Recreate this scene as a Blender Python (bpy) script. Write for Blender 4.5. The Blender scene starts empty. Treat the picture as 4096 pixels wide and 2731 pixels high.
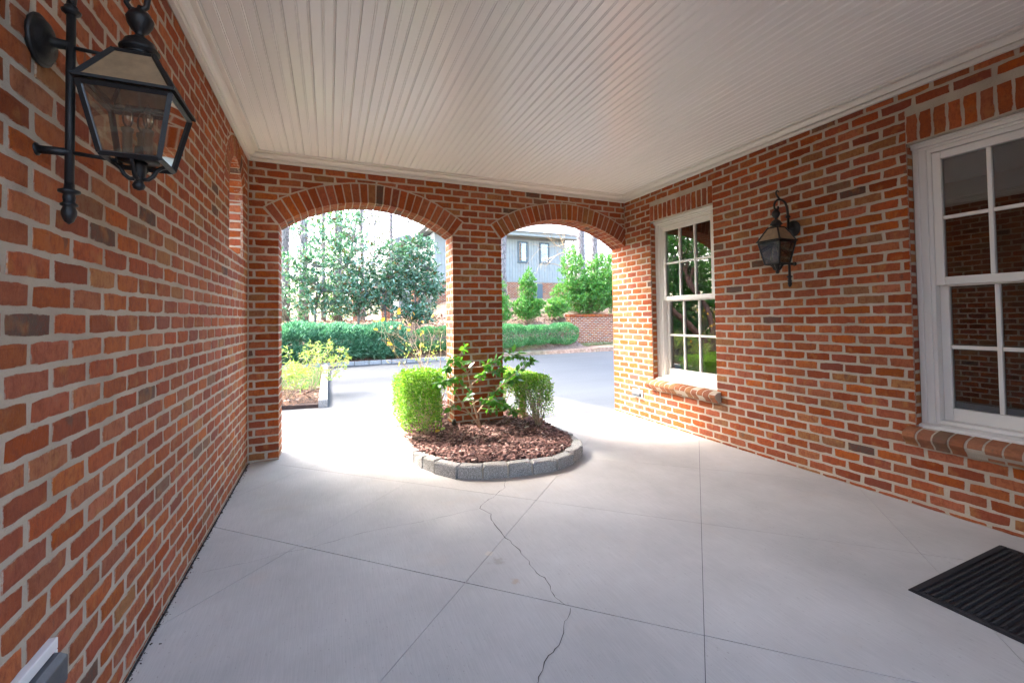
import bpy, math, random
import numpy as np
from mathutils import Vector, Matrix, Euler

random.seed(7); rng = np.random.default_rng(11)
C = bpy.context.scene.collection
R = math.radians

# ------------------------------------------------------------------ camera, sky, sun, exposure
YAW, PITCH, ROLL = 0.42847, 0.02513, 0.01462
HC = 1.3463
def cam_axes():
    r = Vector((math.cos(YAW), -math.sin(YAW), 0)); f0 = Vector((math.sin(YAW), math.cos(YAW), 0)); z = Vector((0, 0, 1))
    f = f0*math.cos(PITCH) + z*math.sin(PITCH); u = -f0*math.sin(PITCH) + z*math.cos(PITCH)
    return r*math.cos(ROLL) - u*math.sin(ROLL), r*math.sin(ROLL) + u*math.cos(ROLL), f
CR, CU, CF = cam_axes()
cd = bpy.data.cameras.new('camera'); cam = bpy.data.objects.new('camera', cd); C.objects.link(cam)
cd.sensor_fit = 'HORIZONTAL'; cd.sensor_width = 36; cd.lens = 15.547
cd.shift_x = -0.01814; cd.shift_y = -0.03453; cd.clip_start = 0.05; cd.clip_end = 900
m = Matrix((CR, CU, -CF)).transposed().to_4x4(); m.translation = (0, 0, HC)
cam.matrix_world = m
bpy.context.scene.camera = cam

SUN_EL, SUN_AZ = R(49), R(-46)          # azimuth measured from +Y, negative = towards -X
w = bpy.data.worlds.new('World'); bpy.context.scene.world = w; w.use_nodes = True
nt = w.node_tree; bg = nt.nodes['Background']
sky = nt.nodes.new('ShaderNodeTexSky'); sky.sky_type = 'NISHITA'; sky.sun_disc = False
sky.sun_elevation = SUN_EL; sky.sun_rotation = SUN_AZ; sky.air_density = 0.8; sky.dust_density = 4.0; sky.ozone_density = 0.5
nt.links.new(sky.outputs[0], bg.inputs[0]); bg.inputs[1].default_value = 0.15
sd = bpy.data.lights.new('sun', 'SUN'); sun = bpy.data.objects.new('sun', sd); C.objects.link(sun)
sd.energy = 0.9; sd.angle = R(11); sd.color = (1, .95, .88)
sdir = Vector((math.sin(SUN_AZ)*math.cos(SUN_EL), math.cos(SUN_AZ)*math.cos(SUN_EL), math.sin(SUN_EL)))
sun.rotation_euler = sdir.to_track_quat('Z', 'Y').to_euler(); sun.location = (0, 12, 20)
vs = bpy.context.scene.view_settings
vs.view_transform = 'Standard'; vs.look = 'None'; vs.exposure = 4.15; vs.gamma = 1; vs.use_curve_mapping = False
cy = bpy.context.scene.cycles
cy.use_denoising = True; cy.max_bounces = 10; cy.diffuse_bounces = 6; cy.glossy_bounces = 4; cy.transparent_max_bounces = 12
cy.sample_clamp_indirect = 12; cy.caustics_reflective = False; cy.caustics_refractive = False

# ------------------------------------------------------------------ measured layout (metres)
XL, XR, YB, T = -0.708, 3.723, 4.978, 0.313        # left wall, right wall, arcade face, thickness
ZM, ZC = 2.896, 2.985                              # crown moulding foot, ceiling
LX, PX0, PX1 = -0.449, 1.299, 1.892                # left jamb, pier
ZS = 2.298                                         # arch springing
YN = -0.9                                          # open near end of the porch
ZT = 3.12
CH, BL, BLF, BHF = 0.0762, 0.2058, 0.1922, 0.0622  # course, brick pitch, brick face

def project(p):
    d = Vector(p) - Vector((0, 0, HC)); z = d.dot(CF)
    if z < .05: return None
    return 2048+74.3+1768.9*d.dot(CR)/z, 1365.5-141.4-1768.9*d.dot(CU)/z

# ------------------------------------------------------------------ object helpers
WL = {}
def tag(o, label=None, cat=None, group=None, kind=None):
    if label: o['label'] = label
    if cat: o['category'] = cat
    if group: o['group'] = group
    if kind: o['kind'] = kind
    return o
def thing(name, label, cat, loc=(0, 0, 0), group=None):
    o = bpy.data.objects.new(name, None); C.objects.link(o); o.location = loc; o.empty_display_size = .1
    WL[o] = Vector(loc)
    return tag(o, label, cat, group)
def link(name, me, mat=None, parent=None, pos=(0, 0, 0), rot=None, kind=None):
    o = bpy.data.objects.new(name, me); C.objects.link(o)
    if mat is not None and len(me.materials) == 0: me.materials.append(mat)
    pos = Vector(pos); WL[o] = pos
    if parent is not None:
        o.parent = parent; o.location = pos - WL[parent]
    else: o.location = pos
    if rot is not None: o.rotation_euler = rot
    if kind: o['kind'] = kind
    return o
class MB:
    """collects vertices and faces of ONE mesh"""
    def __init__(s): s.v = []; s.f = []; s.e = []
    def add(s, vs, fs, es=None):
        b = len(s.v); s.v += [tuple(x) for x in vs]; s.f += [tuple(b+i for i in f) for f in fs]
        s.e += list(es) if es is not None else [0.]*len(vs)
        return s
    def box(s, lo, hi):
        (a, b, c), (d, e, f) = lo, hi
        return s.add([(a,b,c),(d,b,c),(d,e,c),(a,e,c),(a,b,f),(d,b,f),(d,e,f),(a,e,f)],
                     [(0,3,2,1),(4,5,6,7),(0,1,5,4),(1,2,6,5),(2,3,7,6),(3,0,4,7)])
    def tube(s, pts, rad, n=6, cap=True):
        pts = [Vector(p) for p in pts]; k = len(pts)
        if not hasattr(rad, '__len__'): rad = [rad]*k
        up = Vector((.31, .17, .93)).normalized(); vs = []; prev = None
        for i, p in enumerate(pts):
            t = (pts[min(i+1, k-1)]-pts[max(i-1, 0)]).normalized()
            if prev is None:
                a = t.cross(up)
                if a.length < .05: a = t.cross(Vector((1, 0, 0)))
                a.normalize()
            else:
                a = prev - t*prev.dot(t); a.normalize()
            prev = a; b = t.cross(a)
            for j in range(n):
                q = 2*math.pi*j/n; vs.append(p+(a*math.cos(q)+b*math.sin(q))*rad[i])
        fs = [(i*n+j, i*n+(j+1) % n, (i+1)*n+(j+1) % n, (i+1)*n+j) for i in range(k-1) for j in range(n)]
        if cap: fs += [tuple(range(n))[::-1], tuple((k-1)*n+j for j in range(n))]
        return s.add(vs, fs)
    def lathe(s, prof, c, n=16, axis='z'):
        vs = []; k = len(prof)
        for r, h in prof:
            for j in range(n):
                q = 2*math.pi*j/n; a, b = r*math.cos(q), r*math.sin(q)
                vs.append((c[0]+a, c[1]+b, c[2]+h) if axis == 'z' else (c[0]+h, c[1]+a, c[2]+b))
        fs = [(i*n+j, i*n+(j+1) % n, (i+1)*n+(j+1) % n, (i+1)*n+j) for i in range(k-1) for j in range(n)]
        fs += [tuple(range(n))[::-1], tuple((k-1)*n+j for j in range(n))]
        return s.add(vs, fs)
    def prism(s, poly, f0, f1):
        """poly of 2D points, f0/f1 map a 2D point to a 3D one on either end"""
        n = len(poly); vs = [f0(p) for p in poly]+[f1(p) for p in poly]
        return s.add(vs, [tuple(range(n))[::-1], tuple(range(n, 2*n))]+[(i, (i+1) % n, n+(i+1) % n, n+i) for i in range(n)])
    def mesh(s, name, mat, smooth=False, edge=False):
        me = bpy.data.meshes.new(name); me.from_pydata(s.v, [], s.f)
        if edge:
            a = me.attributes.new('edge', 'FLOAT', 'POINT'); a.data.foreach_set('value', np.array(s.e, dtype=np.float32))
        if smooth: me.polygons.foreach_set('use_smooth', [True]*len(me.polygons))
        if mat is not None: me.materials.append(mat)
        me.update(); return me
    def obj(s, name, mat, parent=None, smooth=False, kind=None, pos=None, edge=False):
        """verts are in world space; the object's origin goes to pos (or the parent's origin)"""
        if pos is None: pos = WL[parent] if parent is not None else Vector((0, 0, 0))
        pos = Vector(pos)
        if pos.length > 0: s.v = [(a-pos.x, b-pos.y, c-pos.z) for a, b, c in s.v]
        return link(name, s.mesh(name, mat, smooth, edge), None, parent, pos, None, kind)
def fix_normals(me):
    import bmesh
    b = bmesh.new(); b.from_mesh(me); bmesh.ops.recalc_face_normals(b, faces=b.faces); b.to_mesh(me); b.free()
def bevel(o, wd, seg=2, ang=35):
    md = o.modifiers.new('bevel', 'BEVEL'); md.width = wd; md.segments = seg; md.limit_method = 'ANGLE'; md.angle_limit = R(ang)
    return o

# ------------------------------------------------------------------ materials
class NT:
    def __init__(s, name):
        s.m = bpy.data.materials.new(name); s.m.use_nodes = True; s.t = s.m.node_tree
        s.p = s.t.nodes['Principled BSDF']; s.out = s.t.nodes['Material Output']
    def n(s, kind, ins=None, **kw):
        x = s.t.nodes.new('ShaderNode'+kind)
        for k, v in kw.items(): setattr(x, k, v)
        for k, v in (ins or {}).items(): s.set(x.inputs[k], v)
        return x
    def set(s, sock, v):
        if isinstance(v, bpy.types.NodeSocket): s.t.links.new(v, sock)
        elif isinstance(v, bpy.types.Node): s.t.links.new(v.outputs[0], sock)
        else:
            if hasattr(sock, 'default_value') and hasattr(sock.default_value, '__len__') and hasattr(v, '__len__') and len(v) == 3 and len(sock.default_value) == 4: v = (*v, 1)
            sock.default_value = v
    def P(s, **kw):
        for k, v in kw.items(): s.set(s.p.inputs[k.replace('_', ' ')], v)
    def ramp(s, fac, stops, interp='LINEAR'):
        r = s.n('ValToRGB', {0: fac}); e = r.color_ramp.elements; r.color_ramp.interpolation = interp
        while len(e) < len(stops): e.new(.5)
        for q, (p, c) in zip(e, stops): q.position = p; q.color = (*c, 1) if hasattr(c, '__len__') else (c, c, c, 1)
        return r.outputs[0]
    def mix(s, f, a, b, mode='MIX'):
        x = s.n('Mix', data_type='RGBA', blend_type=mode); s.set(x.inputs[0], f); s.set(x.inputs[6], a); s.set(x.inputs[7], b); return x.outputs[2]
    def math(s, op, a, b=0., c=None):
        x = s.n('Math', {0: a, 1: b}, operation=op)
        if c is not None: s.set(x.inputs[2], c)
        return x.outputs[0]
    def pos(s): return s.n('NewGeometry').outputs['Position']
    def scaled(s, vec, sc, off=None):
        v = s.n('VectorMath', {0: vec, 1: sc}, operation='MULTIPLY').outputs[0]
        if off is not None: v = s.n('VectorMath', {0: v, 1: off}, operation='ADD').outputs[0]
        return v
    def noise(s, vec, sc, det=3, rough=.55): return s.n('TexNoise', {'Vector': vec, 'Scale': sc, 'Detail': det, 'Roughness': rough}).outputs[0]
    def bump(s, h, st=.3, d=.01): s.P(Normal=s.n('Bump', {'Height': h, 'Strength': st, 'Distance': d}).outputs[0])

def mat_plain(name, col, rough=.5, metal=0., var=.0, nscale=8, bump=0., spec=.5):
    N = NT(name); c = col
    if var > 0:
        f = N.noise(N.pos(), nscale, 4)
        c = N.mix(N.ramp(f, [(.3, 0), (.7, 1)]), tuple(x*(1-var) for x in col), tuple(min(1, x*(1+var)) for x in col))
    N.P(Base_Color=c, Roughness=rough, Metallic=metal); N.p.inputs['Specular IOR Level'].default_value = spec
    if bump > 0: N.bump(N.noise(N.pos(), nscale*6, 3), bump, .004)
    return N.m

def mat_brick(name, island, pale=0., tan=0.):
    """one colour draw per brick: per object for single bricks, per island for joined ones"""
    N = NT(name)
    r = N.n('NewGeometry').outputs['Random Per Island'] if island else N.n('ObjectInfo').outputs['Random']
    P = N.pos()
    off = N.n('CombineXYZ', {0: N.math('MULTIPLY', r, 37.), 1: N.math('MULTIPLY', r, 91.), 2: N.math('MULTIPLY', r, 53.)}).outputs[0]
    PP = N.n('VectorMath', {0: P, 1: off}, operation='ADD').outputs[0]
    base = N.ramp(r, [(0, (.33, .060, .015)), (.25, (.41, .085, .019)), (.5, (.44, .104, .022)), (.75, (.46, .124, .025)), (.90, (.42, .096, .020)), (.915, (.43, .16, .028)), (.968, (.40, .17, .05)), (.978, (.19, .10, .06)), (1, (.13, .085, .065))])
    r2 = N.math('FRACT', N.math('MULTIPLY', r, 17.31))
    val = N.n('HueSaturation', {'Color': base, 'Value': N.math('MULTIPLY_ADD', r2, .34, .58), 'Saturation': N.math('MULTIPLY_ADD', N.math('FRACT', N.math('MULTIPLY', r, 7.77)), .14, .9)}).outputs[0]
    # blotches inside a brick (flashed ochre and dark areas)
    b1 = N.noise(PP, 9, 2)
    col = N.mix(N.math('MULTIPLY', N.ramp(b1, [(.58, 0), (.72, 1)]), .6), val, (.40, .175, .05))
    b2 = N.noise(N.scaled(PP, (1, 1, .45), (3, 7, 1)), 12, 2)
    col = N.mix(N.math('MULTIPLY', N.ramp(b2, [(.70, 0), (.74, 1)]), .7), col, (.13, .07, .045))
    # wire-cut drag marks and grit
    st = N.noise(N.scaled(PP, (1, 1, .38)), 75, 4, .7)
    col = N.mix(N.math('MULTIPLY', N.ramp(st, [(.50, 0), (.70, 1)]), .55), col, (.17, .030, .010))
    b3 = N.noise(PP, 24, 4, .7)
    col = N.mix(N.math('MULTIPLY', N.ramp(b3, [(.47, 0), (.66, 1)]), .5), col, (.17, .032, .012))
    gr = N.noise(PP, 260, 2)
    col = N.mix(N.math('MULTIPLY', N.ramp(gr, [(.6, 0), (.75, 1)]), .35), col, (.38, .17, .08))
    # mortar smeared over the arrises, lime bloom
    e = N.n('Attribute', attribute_name='edge').outputs['Fac']
    sm = N.math('ADD', e, N.math('MULTIPLY_ADD', N.noise(P, 45, 4, .7), 1.45, -.82))
    col = N.mix(N.math('MULTIPLY', N.ramp(sm, [(.74, 0), (.97, 1)]), .7), col, (.42, .345, .265))
    bl = N.noise(N.scaled(P, (1, 1, 1), (5, 2, 9)), 5, 5, .7)
    col = N.mix(N.math('MULTIPLY', N.ramp(bl, [(.56, 0), (.80, 1)]), .15+pale), col, (.40, .31, .25))
    if tan > 0: col = N.mix(tan, col, (.24, .135, .075))
    N.P(Base_Color=col, Roughness=.86); N.p.inputs['Specular IOR Level'].default_value = .3
    h = N.math('ADD', N.math('MULTIPLY', st, -.6), N.math('ADD', N.math('MULTIPLY', gr, .35), N.math('MULTIPLY', N.noise(PP, 28, 3), .8)))
    N.bump(h, .55, .006)
    return N.m
M = {}
M['brick'] = mat_brick('brick', False); M['brick_joined'] = mat_brick('brick_joined', True); M['brick_far'] = mat_brick('brick_far', True, .25); M['brick_pale'] = mat_brick('brick_pale', False, .3); M['brick_sill'] = mat_brick('brick_sill', False, .0, .4)
def mat_mortar():
    N = NT('mortar'); P = N.pos()
    c = N.ramp(N.noise(P, 4, 4), [(.3, (.375, .315, .24)), (.7, (.50, .43, .34))])
    c = N.mix(N.math('MULTIPLY', N.ramp(N.noise(P, 120, 3, .7), [(.55, 0), (.75, 1)]), .4), c, (.26, .21, .155))
    N.P(Base_Color=c, Roughness=.95); N.bump(N.math('ADD', N.noise(P, 60, 5, .7), N.math('MULTIPLY', N.noise(P, 300, 2), .4)), .8, .006); return N.m
M['mortar'] = mat_mortar()
def mat_concrete(name, c0, c1, brush=True, stain=True):
    N = NT(name); P = N.pos()
    big = N.noise(P, 1.1, 5, .6)
    c = N.ramp(big, [(.3, c0), (.7, c1)])
    ln = N.noise(N.scaled(P, (1, .03, 1)), 230, 2, .6)
    if brush: c = N.mix(N.math('MULTIPLY', N.ramp(ln, [(.40, 1), (.62, 0)]), .13), c, tuple(x*.5 for x in c0))
    # pores and specks lying along the brushing
    pr = N.noise(N.scaled(P, (1, .3, 1)), 130, 2, .6); msk = N.noise(N.scaled(P, (1, 1, 1), (4, 4, 0)), 2.2, 3)
    c = N.mix(N.math('MULTIPLY', N.math('MULTIPLY', N.ramp(pr, [(.66, 0), (.72, 1)]), N.ramp(msk, [(.35, .15), (.65, 1)])), .55), c, (.17, .14, .12))
    wm = N.noise(N.scaled(P, (1, 1, 1), (9, 1, 0)), 2.7, 4)
    c = N.mix(N.math('MULTIPLY', N.ramp(wm, [(.60, 0), (.75, 1)]), .22), c, (.50, .40, .30))
    if stain:
        d = N.n('VectorMath', {0: P, 1: (.845, 2.345, 0)}, operation='DISTANCE').outputs['Value']
        f = N.math('ADD', d, N.math('MULTIPLY_ADD', N.noise(P, 30, 3), .12, -.06))
        c = N.mix(N.math('MULTIPLY', N.ramp(f, [(.012, 1), (.05, 0)]), .45), c, (.30, .24, .19))
        d2 = N.n('VectorMath', {0: P, 1: (.83, 2.44, 0)}, operation='DISTANCE').outputs['Value']
        f2 = N.math('ADD', d2, N.math('MULTIPLY_ADD', N.noise(P, 45, 3), .05, -.025))
        c = N.mix(N.math('MULTIPLY', N.ramp(f2, [(.018, 1), (.026, 0)]), .7), c, (.60, .54, .44))
        d3 = N.n('VectorMath', {0: P, 1: (.865, 2.13, 0)}, operation='DISTANCE').outputs['Value']
        f3 = N.math('ADD', d3, N.math('MULTIPLY_ADD', N.noise(P, 40, 3), .06, -.03))
        c = N.mix(N.math('MULTIPLY', N.ramp(f3, [(.01, 1), (.03, 0)]), .5), c, (.45, .30, .17))
    N.P(Base_Color=c, Roughness=.75)
    N.bump(N.math('ADD', N.math('MULTIPLY', ln, .7), N.math('MULTIPLY', pr, -.5)), .15, .003); return N.m
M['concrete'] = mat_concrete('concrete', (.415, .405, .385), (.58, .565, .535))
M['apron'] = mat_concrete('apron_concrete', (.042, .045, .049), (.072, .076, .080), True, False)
def mat_drive():
    N = NT('driveway'); P = N.pos()
    c = N.ramp(N.noise(N.scaled(P, (.25, 1, 1)), .8, 5, .6), [(.3, (.021, .025, .032)), (.7, (.039, .044, .052))])
    c = N.mix(N.math('MULTIPLY', N.ramp(N.noise(P, 160, 2), [(.55, 0), (.7, 1)]), .3), c, (.075, .08, .085))
    N.P(Base_Color=c, Roughness=.7); N.bump(N.noise(P, 120, 3), .3, .005); return N.m
M['drive'] = mat_drive()
M['dark_joint'] = mat_plain('joint_dirt', (.035, .03, .027), .95, var=.4, nscale=30)
M['crack'] = mat_plain('crack_dark', (.07, .06, .055), .95, var=.4, nscale=60)
def mat_paint(name, col, rough, spec=.5):
    N = NT(name); P = N.pos()
    c = N.mix(N.math('MULTIPLY', N.ramp(N.noise(P, 1.4, 3, .5), [(.4, 0), (.75, 1)]), .05), col, tuple(x*.74 for x in col))
    c = N.mix(N.math('MULTIPLY', N.ramp(N.noise(P, 90, 2), [(.74, 0), (.78, 1)]), .5), c, (.35, .29, .24))
    N.P(Base_Color=c, Roughness=rough); N.p.inputs['Specular IOR Level'].default_value = spec
    return N.m
M['ceil'] = mat_paint('ceiling_paint', (.84, .84, .81), .25)
M['trim'] = mat_paint('trim_paint', (.74, .715, .66), .38)
M['iron'] = mat_plain('black_iron', (.010, .009, .0085), .5, .2, .4, 40, .3)
M['steel'] = mat_plain('brushed_steel', (.075, .082, .092), .5, .3, .15, 60)
M['plastic'] = mat_plain('white_plastic', (.75, .75, .74), .4)
M['candle'] = mat_plain('candle_sleeve', (.10, .075, .055), .6)
def mat_glass(name, tint, ior, trans=.92, rough=.0):
    N = NT(name); t = N.n('BsdfTransparent', {0: tint}); g = N.n('BsdfGlossy', {0: (1, 1, 1), 1: rough})
    fr = N.n('Fresnel', {0: ior}); mx = N.n('MixShader', {0: fr.outputs[0], 1: t.outputs[0], 2: g.outputs[0]})
    N.t.links.new(mx.outputs[0], N.out.inputs[0]); return N.m
M['glass'] = mat_glass('window_glass', (.50, .56, .54), 2.35)
def mat_seeded():
    N = NT('lantern_glass'); t = N.n('BsdfTransparent', {0: (.80, .70, .57)}); g = N.n('BsdfGlossy', {0: (1, 1, 1), 1: .03}); d = N.n('BsdfDiffuse', {0: (.42, .30, .19)}); tl = N.n('BsdfTranslucent', {0: (.42, .30, .19)})
    md = N.n('MixShader', {0: .5, 1: d.outputs[0], 2: tl.outputs[0]}); m1 = N.n('MixShader', {0: N.math('MULTIPLY_ADD', N.noise(N.pos(), 60, 3), .16, .08), 1: t.outputs[0], 2: md.outputs[0]})
    fr = N.n('Fresnel', {0: 1.9}); mx = N.n('MixShader', {0: fr.outputs[0], 1: m1.outputs[0], 2: g.outputs[0]}); N.t.links.new(mx.outputs[0], N.out.inputs[0]); return N.m
M['lglass'] = mat_seeded()
M['lroof'] = mat_plain('lantern_amber_glass', (.27, .18, .10), .4, var=.2, nscale=30)
M['bulb'] = mat_glass('bulb_glass', (.9, .9, .88), 1.5)
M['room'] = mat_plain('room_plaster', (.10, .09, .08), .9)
M['mat'] = mat_plain('mat_fibre', (.022, .022, .024), .95, var=.5, nscale=140, bump=.8)
M['rubber'] = mat_plain('mat_rubber', (.013, .013, .015), .8, var=.3, nscale=60)
def mat_granite():
    N = NT('granite'); P = N.pos()
    c = N.ramp(N.noise(P, 140, 3, .7), [(.35, (.12, .115, .11)), (.5, (.33, .325, .31)), (.66, (.58, .57, .54))])
    c = N.mix(N.math('MULTIPLY', N.ramp(N.noise(P, 3, 4), [(.45, 0), (.75, 1)]), .35), c, (.30, .27, .21))
    N.P(Base_Color=c, Roughness=.8); N.bump(N.noise(P, 55, 5, .7), .7, .01); return N.m
M['granite'] = mat_granite()
def mat_island(name, stops, rough=.6, trans=0., spec=.4, tcol=None):
    """leaf, chip or needle: one colour draw per piece, some light through it when trans > 0"""
    N = NT(name); r = N.n('NewGeometry').outputs['Random Per Island']
    c = N.ramp(r, stops); N.P(Base_Color=c, Roughness=rough); N.p.inputs['Specular IOR Level'].default_value = spec
    if trans > 0:
        tr = N.n('BsdfTranslucent'); N.set(tr.inputs[0], N.mix(.5, c, tcol or (.25, .40, .03)))
        mx = N.n('MixShader', {0: trans, 1: N.p.outputs[0], 2: tr.outputs[0]}); N.t.links.new(mx.outputs[0], N.out.inputs[0])
    return N.m
M['mulch'] = mat_island('mulch', [(0, (.05, .024, .020)), (.4, (.14, .066, .054)), (.75, (.27, .135, .11)), (.93, (.42, .25, .21)), (1, (.55, .42, .35))], .8)
M['soil'] = mat_plain('soil', (.04, .022, .017), .95, var=.4, nscale=20, bump=.6)
M['straw'] = mat_island('pine_straw', [(0, (.07, .028, .014)), (.5, (.17, .07, .032)), (.85, (.28, .13, .06)), (1, (.36, .22, .12))], .8)
M['litter'] = mat_island('leaf_litter', [(0, (.12, .06, .04)), (.5, (.27, .16, .11)), (.85, (.40, .27, .2)), (1, (.5, .38, .3))], .8)
M['grass'] = mat_island('grass', [(0, (.07, .24, .05)), (.6, (.14, .38, .08)), (1, (.26, .48, .12))], .6, .3)
M['box'] = mat_island('boxwood_leaf', [(0, (.035, .12, .010)), (.4, (.09, .27, .02)), (.75, (.22, .46, .035)), (.94, (.42, .58, .10)), (1, (.30, .17, .06))], .4, .42, .5, (.28, .55, .03))
M['camellia'] = mat_island('camellia_leaf', [(0, (.024, .09, .015)), (.6, (.05, .16, .026)), (1, (.10, .25, .04))], .36, .35, .6, (.20, .55, .03))
M['camellia_dark'] = M['camellia']
M['magnolia'] = mat_island('magnolia_leaf', [(0, (.035, .10, .06)), (.5, (.12, .26, .155)), (.80, (.27, .43, .30)), (.91, (.46, .58, .47)), (.93, (.17, .085, .035)), (1, (.20, .10, .04))], .24, .22, .7, (.10, .3, .05))  # darkest stop paints in leaf shadow, palest green stops paint in sky glints
M['yew'] = mat_island('yew_needles', [(0, (.03, .11, .05)), (.4, (.10, .28, .14)), (.8, (.22, .46, .26)), (1, (.40, .64, .42))], .45, .28, .4, (.05, .22, .08))
M['azalea'] = mat_island('azalea_leaf', [(0, (.05, .18, .06)), (.6, (.11, .34, .12)), (.95, (.20, .46, .18)), (1, (.42, .30, .22))], .35, .25, .5, (.12, .4, .06))
M['laurel'] = mat_island('laurel_leaf', [(0, (.05, .17, .035)), (.5, (.11, .33, .06)), (.94, (.22, .48, .11)), (1, (.30, .14, .03))], .3, .3, .6, (.2, .5, .03))
M['nandina'] = mat_island('nandina_leaf', [(0, (.20, .36, .07)), (.5, (.34, .50, .13)), (.85, (.52, .56, .13)), (1, (.45, .30, .04))], .45, .35, .4, (.4, .5, .08))
M['yellow'] = mat_island('autumn_leaf', [(0, (.45, .17, .03)), (.5, (.55, .33, .04)), (1, (.42, .42, .05))], .5, .35, .4, (.7, .5, .04))
M['ivy'] = mat_island('ivy_leaf', [(0, (.03, .10, .03)), (.6, (.07, .20, .05)), (1, (.14, .30, .07))], .4, .2)
M['bark_pine'] = None
def mat_bark(name, c0, c1, c2, sc=14):
    N = NT(name); P = N.pos(); q = N.scaled(P, (1, 1, .22))
    v = N.n('TexVoronoi', {'Vector': q, 'Scale': sc}, feature='DISTANCE_TO_EDGE').outputs[0]
    c = N.ramp(N.noise(P, 5, 4), [(.3, c0), (.7, c1)]); c = N.mix(N.ramp(v, [(.02, 1), (.12, 0)]), c, c2)
    N.P(Base_Color=c, Roughness=.95); N.bump(N.math('ADD', N.ramp(v, [(0, 0), (.2, 1)]), N.noise(P, 60, 3)), .8, .03); return N.m
M['bark_pine'] = mat_bark('pine_bark', (.25, .215, .215), (.37, .33, .33), (.11, .095, .095))
M['bark_grey'] = mat_bark('grey_bark', (.27, .25, .235), (.40, .375, .35), (.17, .155, .14), 30)
M['stem'] = mat_plain('stem_bark', (.42, .28, .18), .8, var=.35, nscale=60)
M['stem_pale'] = mat_plain('pale_twigs', (.42, .32, .21), .8, var=.35, nscale=50)
M['cinnamon'] = mat_plain('cinnamon_bark', (.30, .13, .075), .7, var=.35, nscale=7)
M['siding'] = mat_plain('grey_siding', (.30, .335, .33), .7, var=.08, nscale=3)
M['house_trim'] = mat_plain('grey_trim', (.17, .19, .20), .6)
M['house_frame'] = mat_plain('teal_window_frame', (.085, .125, .145), .5)
M['shade'] = mat_plain('window_blind', (.75, .75, .72), .7)
M['dark'] = mat_plain('dark_opening', (.02, .02, .022), .7)
def mat_shingle():
    N = NT('shingles'); P = N.pos()
    b = N.n('TexBrick', {'Vector': N.scaled(P, (1, 1, 2.4)), 'Color1': (.22, .245, .265, 1), 'Color2': (.36, .39, .41, 1), 'Mortar': (.16, .18, .19, 1), 'Scale': 1, 'Mortar Size': .012, 'Brick Width': .3, 'Row Height': .14})
    # map rows onto height so that courses run level
    sx = N.n('SeparateXYZ', {0: P}); b.inputs['Vector'].default_value = (0, 0, 0)
    N.set(b.inputs['Vector'], N.n('CombineXYZ', {0: sx.outputs[0], 1: N.math('MULTIPLY', sx.outputs[2], 2.4), 2: 0.}).outputs[0])
    N.P(Base_Color=b.outputs[0], Roughness=.9); return N.m
M['shingle'] = mat_shingle()
def mat_ground():
    N = NT('leafy_ground'); P = N.pos()
    c = N.ramp(N.noise(P, 9, 6, .75), [(.3, (.10, .055, .04)), (.5, (.22, .14, .10)), (.7, (.36, .26, .20))])
    c = N.mix(N.ramp(N.noise(P, .35, 3), [(.5, 0), (.66, 1)]), c, (.09, .14, .05))
    N.P(Base_Color=c, Roughness=.95); N.bump(N.noise(P, 25, 4, .7), .8, .05); return N.m
M['ground'] = mat_ground()

# ------------------------------------------------------------------ ground, driveway, floor
def sst(a, b, x):
    t = min(1, max(0, (x-a)/(b-a))); return t*t*(3-2*t)
def gh(x, y):
    if y < 14.45: return -.03
    left = .10+1.15*sst(14.8, 19, y)+.5*sst(20, 40, y)
    right = .10+1.25*sst(14.9, 18.3, y)+1.3*sst(18, 25.5, y)
    k = sst(3.5, 7.5, x); h = left*(1-k)+right*k
    if x > 9.35:
        q = (.13 if y < 16.58 else 1.30+1.2*sst(17, 25, y)); h = q if x > 9.5 else h*(1-(x-9.35)/.15)+q*(x-9.35)/.15
    return h
xs = sorted(set([-300, -140, -70, -45]+[-30+i*1.5 for i in range(14)]+[-9+i*.5 for i in range(56)]+[9.35, 9.5]+[19+i*2 for i in range(12)]+[60, 100, 180, 320]))
ys = sorted(set([-300, -120, -40, -12, 0, 8, 14.0, 14.42, 14.46, 14.8]+[15+i*.4 for i in range(30)]+[16.57, 16.60]+[27.5+i*2 for i in range(12)]+[60, 90, 160, 320]))
b = MB(); vv = [(x, y, gh(x, y)+(random.uniform(-.03, .03) if y > 15 and not 16.3 < y < 17 else 0)) for y in ys for x in xs]; nx = len(xs)
b.add(vv, [(j*nx+i, j*nx+i+1, (j+1)*nx+i+1, (j+1)*nx+i) for j in range(len(ys)-1) for i in range(nx-1)])
b.obj('ground', M['ground'], None, True, 'structure')

def kerb_y(x): return 14.2 if x < 3.4 else 14.2+.115*(x-3.4)+.012*(x-3.4)**2
b = MB()
xx = [-40, -12, -3]+[-2+i*.5 for i in range(36)]+[20, 30]
top = [(x, kerb_y(min(x, 16))+.02) for x in xx]
b.add([(x, y, 0.0) for x, y in top]+[(x, -14, 0.0) for x in xx], [(len(xx)+i, len(xx)+i+1, i+1, i) for i in range(len(xx)-1)])
dw = b.obj('driveway', M['drive'], None, False, 'structure'); dw.location.z = -.012

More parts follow.
